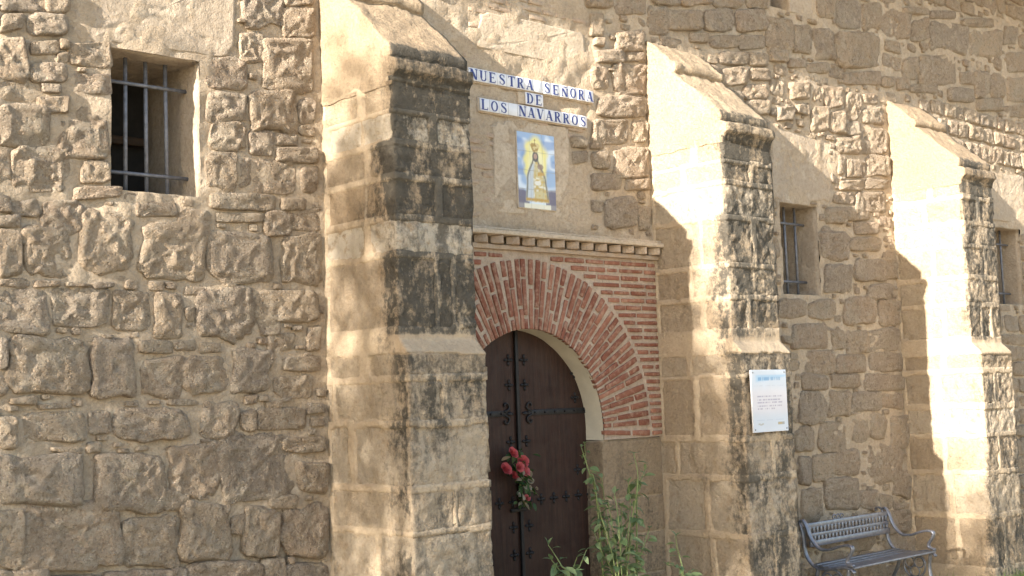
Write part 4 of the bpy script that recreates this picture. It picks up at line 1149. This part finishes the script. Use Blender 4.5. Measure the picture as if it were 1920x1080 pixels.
for k in range(nsl):
    for t0, t1 in ((0.10, 0.46), (0.58, 0.88)):
        x = BX0+.05+(BX1-BX0-.10)*k/(nsl-1); a = lerp(pt, pb, t0); b = lerp(pt, pb, t1); c = lerp(pt, pb, (t0+t1)/2)
        part(box('back_slat', (x-.0125, c[1]-.006, b[2]), (x+.0125, c[1]+.006, a[2]), M['bench'], step=0.2, rnd=0.003, rough=0), bench)
for k in range(3):
    xm = (BX0+BX1)/2-.16
    part(tube('crest_scroll', [(xm+(k-1)*.055+.03*math.cos(t*.55)*(1-t*.05), pt[1], pt[2]+.035+.026*math.sin(t*.55)*(1-t*.05)) for t in range(12)], 0.006, M['bench'], n=6), bench)
for k in range(7):
    t = k/6; y = yf_-0.012+(yb_-0.06-yf_)*t; z = SEATZ-0.014*math.sin(t*3.1)
    part(box('seat_slat', (BX0-.004, y-.024 if k else y-.028, z-.012), (BX1+.004, y+.024, z+.004), M['bench'], step=0.3, rnd=0.004, rough=0), bench)

# ------------------------------------------------------------------ roses on the door
bq = atY(972, 880, YD-0.08)
bouquet = tag(empty('rose_bouquet', (bq[0], YD-0.05, bq[2]-.2)), 'hanging bunch of red roses and dry leaves on the dark door', 'bouquet')
def rose(px, py, r, mat):
    r *= 1.15; c = atY(px, py, YD-0.085-rng.uniform(0, .02)); V, Fc = [], []
    face = Vector((rng.uniform(-.5, .3), -1, rng.uniform(-.1, .7))).normalized(); rot = face.to_track_quat('Z', 'Y')
    for ringk, (n, rr, op, ln) in enumerate(((3, .18, .15, .75), (4, .34, .35, .85), (5, .52, .7, .9), (6, .66, 1.15, .85))):
        for k in range(n):
            a = 2*math.pi*(k+ringk*.37)/n+rng.uniform(-.15, .15); n0 = len(V)
            for i in range(4):
                t = i/3
                for j in range(5):
                    w = (j-2)/2*(1.35*math.pi/n)*(0.75+.25*math.sin(t*3))
                    rad = r*(rr*0.35+(rr*.65)*t+0.25*op*t*t); zz = r*(ln*t*(1-.25*op*t)-.35+.10*math.cos(w*4)*t)+rng.uniform(-1, 1)*r*.03
                    V.append(tuple(Vector(c)+rot @ Vector((rad*math.cos(a+w), rad*math.sin(a+w), zz))))
            for i in range(3):
                for j in range(4): Fc.append((n0+i*5+j, n0+i*5+j+1, n0+(i+1)*5+j+1, n0+(i+1)*5+j))
    part(mesh_obj('rose', V, Fc, mat), bouquet)
for px, py, r in ((961, 850, .040), (948, 880, .043), (980, 866, .042), (984, 884, .038), (965, 893, .034), (974, 876, .034), (988, 934, .024)): rose(px, py, r, M['rose'])
for px, py, r in ((978, 886, .022), (995, 902, .022), (993, 915, .018), (973, 928, .016), (1006, 916, .012)): rose(px, py, r, M['dry'])
def leaf_data(L, W, curl, n=5):
    V, Fc = [], []
    for i in range(n+1):
        t = i/n; w = W*math.sin(math.pi*min(1, t*.96+.04))**.8*(1-.25*t)
        z = -curl*L*t*t
        V += [(L*t, -w/2, z+w*.18), (L*t, 0, z), (L*t, w/2, z+w*.18)]
    for i in range(n):
        a = i*3; Fc += [(a, a+3, a+4, a+1), (a+1, a+4, a+5, a+2)]
    return V, Fc
LEAFM = []
for k in range(5):
    V, Fc = leaf_data(1.0, (.52, .62, .46, .56, .66)[k], (.15, .35, .25, .5, .1)[k])
    me = bpy.data.meshes.new('leaf'); me.from_pydata(V, [], Fc); me.polygons.foreach_set('use_smooth', [True]*len(Fc)); LEAFM.append(me)
def leaf_obj(p, dirv, L, mat, parent, roll=0.0):
    key = mat.name; k = rng.randrange(5)
    me = LEAFC.get((key, k))
    if me is None:
        me = LEAFM[k].copy(); me.materials.append(mat); LEAFC[(key, k)] = me
    o = bpy.data.objects.new('leaf', me); COL.objects.link(o)
    q = Vector(dirv).to_track_quat('X', 'Z'); o.rotation_mode = 'QUATERNION'
    o.rotation_quaternion = q @ Matrix.Rotation(roll, 3, 'X').to_quaternion(); o.scale = (L, L, L); o.location = p
    part(o, parent); return o
LEAFC = {}
stempts = [atY(x, y, YD-0.06) for x, y in ((970, 850), (972, 890), (980, 930), (984, 950))]
part(tube('stem', spline(stempts, 4), 0.005, M['stem']), bouquet)
for k in range(95):
    t = rng.random(); y = 842+t*108; x = 966+t*20+rng.gauss(0, 10*(1-.3*t))
    p = atY(x, y, YD-0.05-rng.random()*.05); d = Vector((rng.uniform(-1, 1), rng.uniform(-.9, .1), rng.uniform(-1.0, .5)))
    leaf_obj(p, d, rng.uniform(.04, .08), M['roseleaf'] if rng.random() < .8 else M['dry'], bouquet, rng.uniform(-1, 1))

# ------------------------------------------------------------------ weeds before the door
def plant(stems, label, yp, leafL, dens, cat='plant', droop=.2):
    """stems: lists of survey picture points from top to base at depth yp"""
    base = atY(stems[0][-1][0], 1080, yp); o = tag(empty('wild_plant', (base[0], yp, 0)), label, cat, 'weeds before the door')
    for st_ in stems:
        pts = [atY(x, y, yp+rng.uniform(-.03, .03)) for x, y in st_]
        last = pts[-1]; pts.append(np.array([last[0]+(base[0]-last[0])*.6, yp, 0.0]))
        P = spline(pts, 6); n = len(P)
        part(tube('stem', P, [0.0025+0.005*i/n for i in range(n)], M['stem'], n=6), o)
        acc = 0.0
        for i in range(1, n):
            acc += np.linalg.norm(P[i]-P[i-1])
            while acc > dens:
                acc -= dens
                a = rng.uniform(0, 2*math.pi)
                for s_ in (0, math.pi):
                    if rng.random() < .15: continue
                    d = Vector((math.cos(a+s_), math.sin(a+s_), rng.uniform(-.5, .6)))
                    L = leafL*rng.uniform(.6, 1.2)*(0.55+.45*min(1, i/n*3))
                    pe = Vector(P[i])+d.normalized()*L*.25
                    leaf_obj(pe, d+Vector((0, 0, -droop)), L, M['leaf'], o, rng.uniform(-.6, .6))
        for k in range(2):
            leaf_obj(Vector(P[0]), Vector((rng.uniform(-1, 1), rng.uniform(-1, 1), rng.uniform(.2, 1))), leafL*.6, M['leaf'], o)
    return o
yq = WY-0.55
plant([[(1096, 832), (1100, 870), (1112, 905), (1122, 950), (1135, 1010), (1150, 1090)], [(1090, 838), (1104, 885), (1118, 930)], [(1128, 896), (1135, 950), (1142, 1010), (1150, 1085)]], 'tall thin weed with its leafy tip against the dark door edge', yq, .075, .055)
plant([[(1188, 850), (1196, 890), (1193, 930), (1184, 985), (1176, 1085)], [(1210, 880), (1200, 905), (1194, 930)], [(1178, 905), (1182, 950), (1178, 1000), (1172, 1080)], [(1152, 925), (1160, 980), (1166, 1085)], [(1124, 960), (1140, 1010), (1155, 1080)], [(1218, 990), (1205, 1030), (1190, 1085)],
       [(1140, 940), (1150, 1000), (1160, 1080)], [(1165, 950), (1165, 1010), (1165, 1080)], [(1115, 1000), (1130, 1040), (1150, 1085)], [(1185, 1000), (1180, 1040), (1175, 1085)]],
      'bushiest leafy green weed in front of the right door jamb', yq-.08, .088, .052)
plant([[(1028, 1022), (1040, 1040), (1052, 1060), (1066, 1095)], [(1082, 1045), (1076, 1062), (1070, 1095)], [(1034, 1050), (1048, 1068), (1062, 1095)], [(1100, 1030), (1088, 1060), (1076, 1095)]], 'low round-leaved weed in front of the dark door', yq-.1, .095, .048)
plant([[(1267, 1005), (1270, 1030), (1276, 1050), (1282, 1090)], [(1252, 1060), (1266, 1062), (1280, 1085)], [(1298, 1070), (1290, 1075), (1284, 1095)]], 'small sparse weed at the foot of the middle buttress', yq-.25, .085, .056)

# ------------------------------------------------------------------ grass tufts along the wall foot
def grass(name, label, areas, n, hr):
    V, Fc = [], []
    for k in range(n):
        x0, x1, y0, y1 = areas[k % len(areas)]; x = rng.uniform(x0, x1); y = rng.uniform(y0, y1); h = rng.uniform(*hr); a = rng.uniform(0, 6.28); l = rng.uniform(.1, .6)*h
        w = .004; dx, dy = math.cos(a), math.sin(a); n0 = len(V)
        for i in range(4):
            t = i/3; ww = w*(1-t)+.0005
            for s_ in (-1, 1): V.append((x+dx*l*t*t-dy*ww*s_, y+dy*l*t*t+dx*ww*s_, h*t))
        for i in range(3): Fc.append((n0+2*i, n0+2*i+1, n0+2*i+3, n0+2*i+2))
    o = mesh_obj(name, V, Fc, M['grass']); tag(o, label, 'grass', kind='stuff'); return o
grass('grass', 'short green grass along the foot of the wall',
      [(X3-.6, X3+1.3, WY-DL-.5, WY-DL-.02), (X3-.6, X3+1.3, WY-DL-.5, WY-DL-.02), (X1-.3, X1+BW, WY-DL-.5, WY-DL-.05), (X2-.3, X3, WY-1.3, WY-.1)], 4200, (.05, .16))

# ------------------------------------------------------------------ tree beyond the left edge of the picture, shading the lower wall
def tree(x, y, h, spread, n, label, zlo):
    o = tag(empty('shade_tree', (x, y, 0)), label, 'tree')
    part(tube('trunk', spline([(x, y, 0), (x+.05, y-.05, h*.25), (x-.05, y+.05, h*.5), (x, y, h*.8)], 6), [0.17-.13*i/18 for i in range(19)], M['bark'], n=10), o)
    cl = []
    for k in range(320):
        a = rng.uniform(0, 6.28); rr = spread*math.sqrt(rng.random()); dy = rr*math.sin(a)
        top = h-0.75+1.1*min(1, max(0, dy+.05)/.35)-7.5*max(0, dy-.40)-0.3*(max(0, -dy)/spread)**2
        cl.append((x+rr*.8*math.cos(a), y+dy, zlo+(top-zlo)*rng.random()**.75, rng.uniform(.4, .65)))
    for k in range(7):
        c = cl[k]
        part(tube('limb', spline([(x, y, h*.35+.05*k), ((x+c[0])/2, (y+c[1])/2, (h*.4+c[2])/2+.2), c[:3]], 5), [0.06-.05*i/10 for i in range(11)], M['bark'], n=6), o)
    V, Fc = [], []
    for k in range(n):
        c = cl[rng.randrange(len(cl))]; d = Vector((rng.gauss(0, 1), rng.gauss(0, 1), rng.gauss(0, .8))); d = d.normalized()*c[3]*rng.random()**.4
        p = Vector(c[:3])+d; u_ = Vector((rng.gauss(0, 1), rng.gauss(0, 1), rng.gauss(0, 1))).normalized(); w_ = u_.orthogonal().normalized(); s_ = rng.uniform(.04, .065); n0 = len(V)
        V += [tuple(p-u_*s_), tuple(p-w_*s_*.5), tuple(p+u_*s_), tuple(p+w_*s_*.5)]; Fc.append((n0, n0+1, n0+2, n0+3))
    part(mesh_obj('crown', V, Fc, M['crown'], None, (0, 0, 0), False), o)
    return o
tree(-9.0, 3.75, 8.25, 2.0, 33000, 'leafy tree left of the church beyond the picture', 0.4)
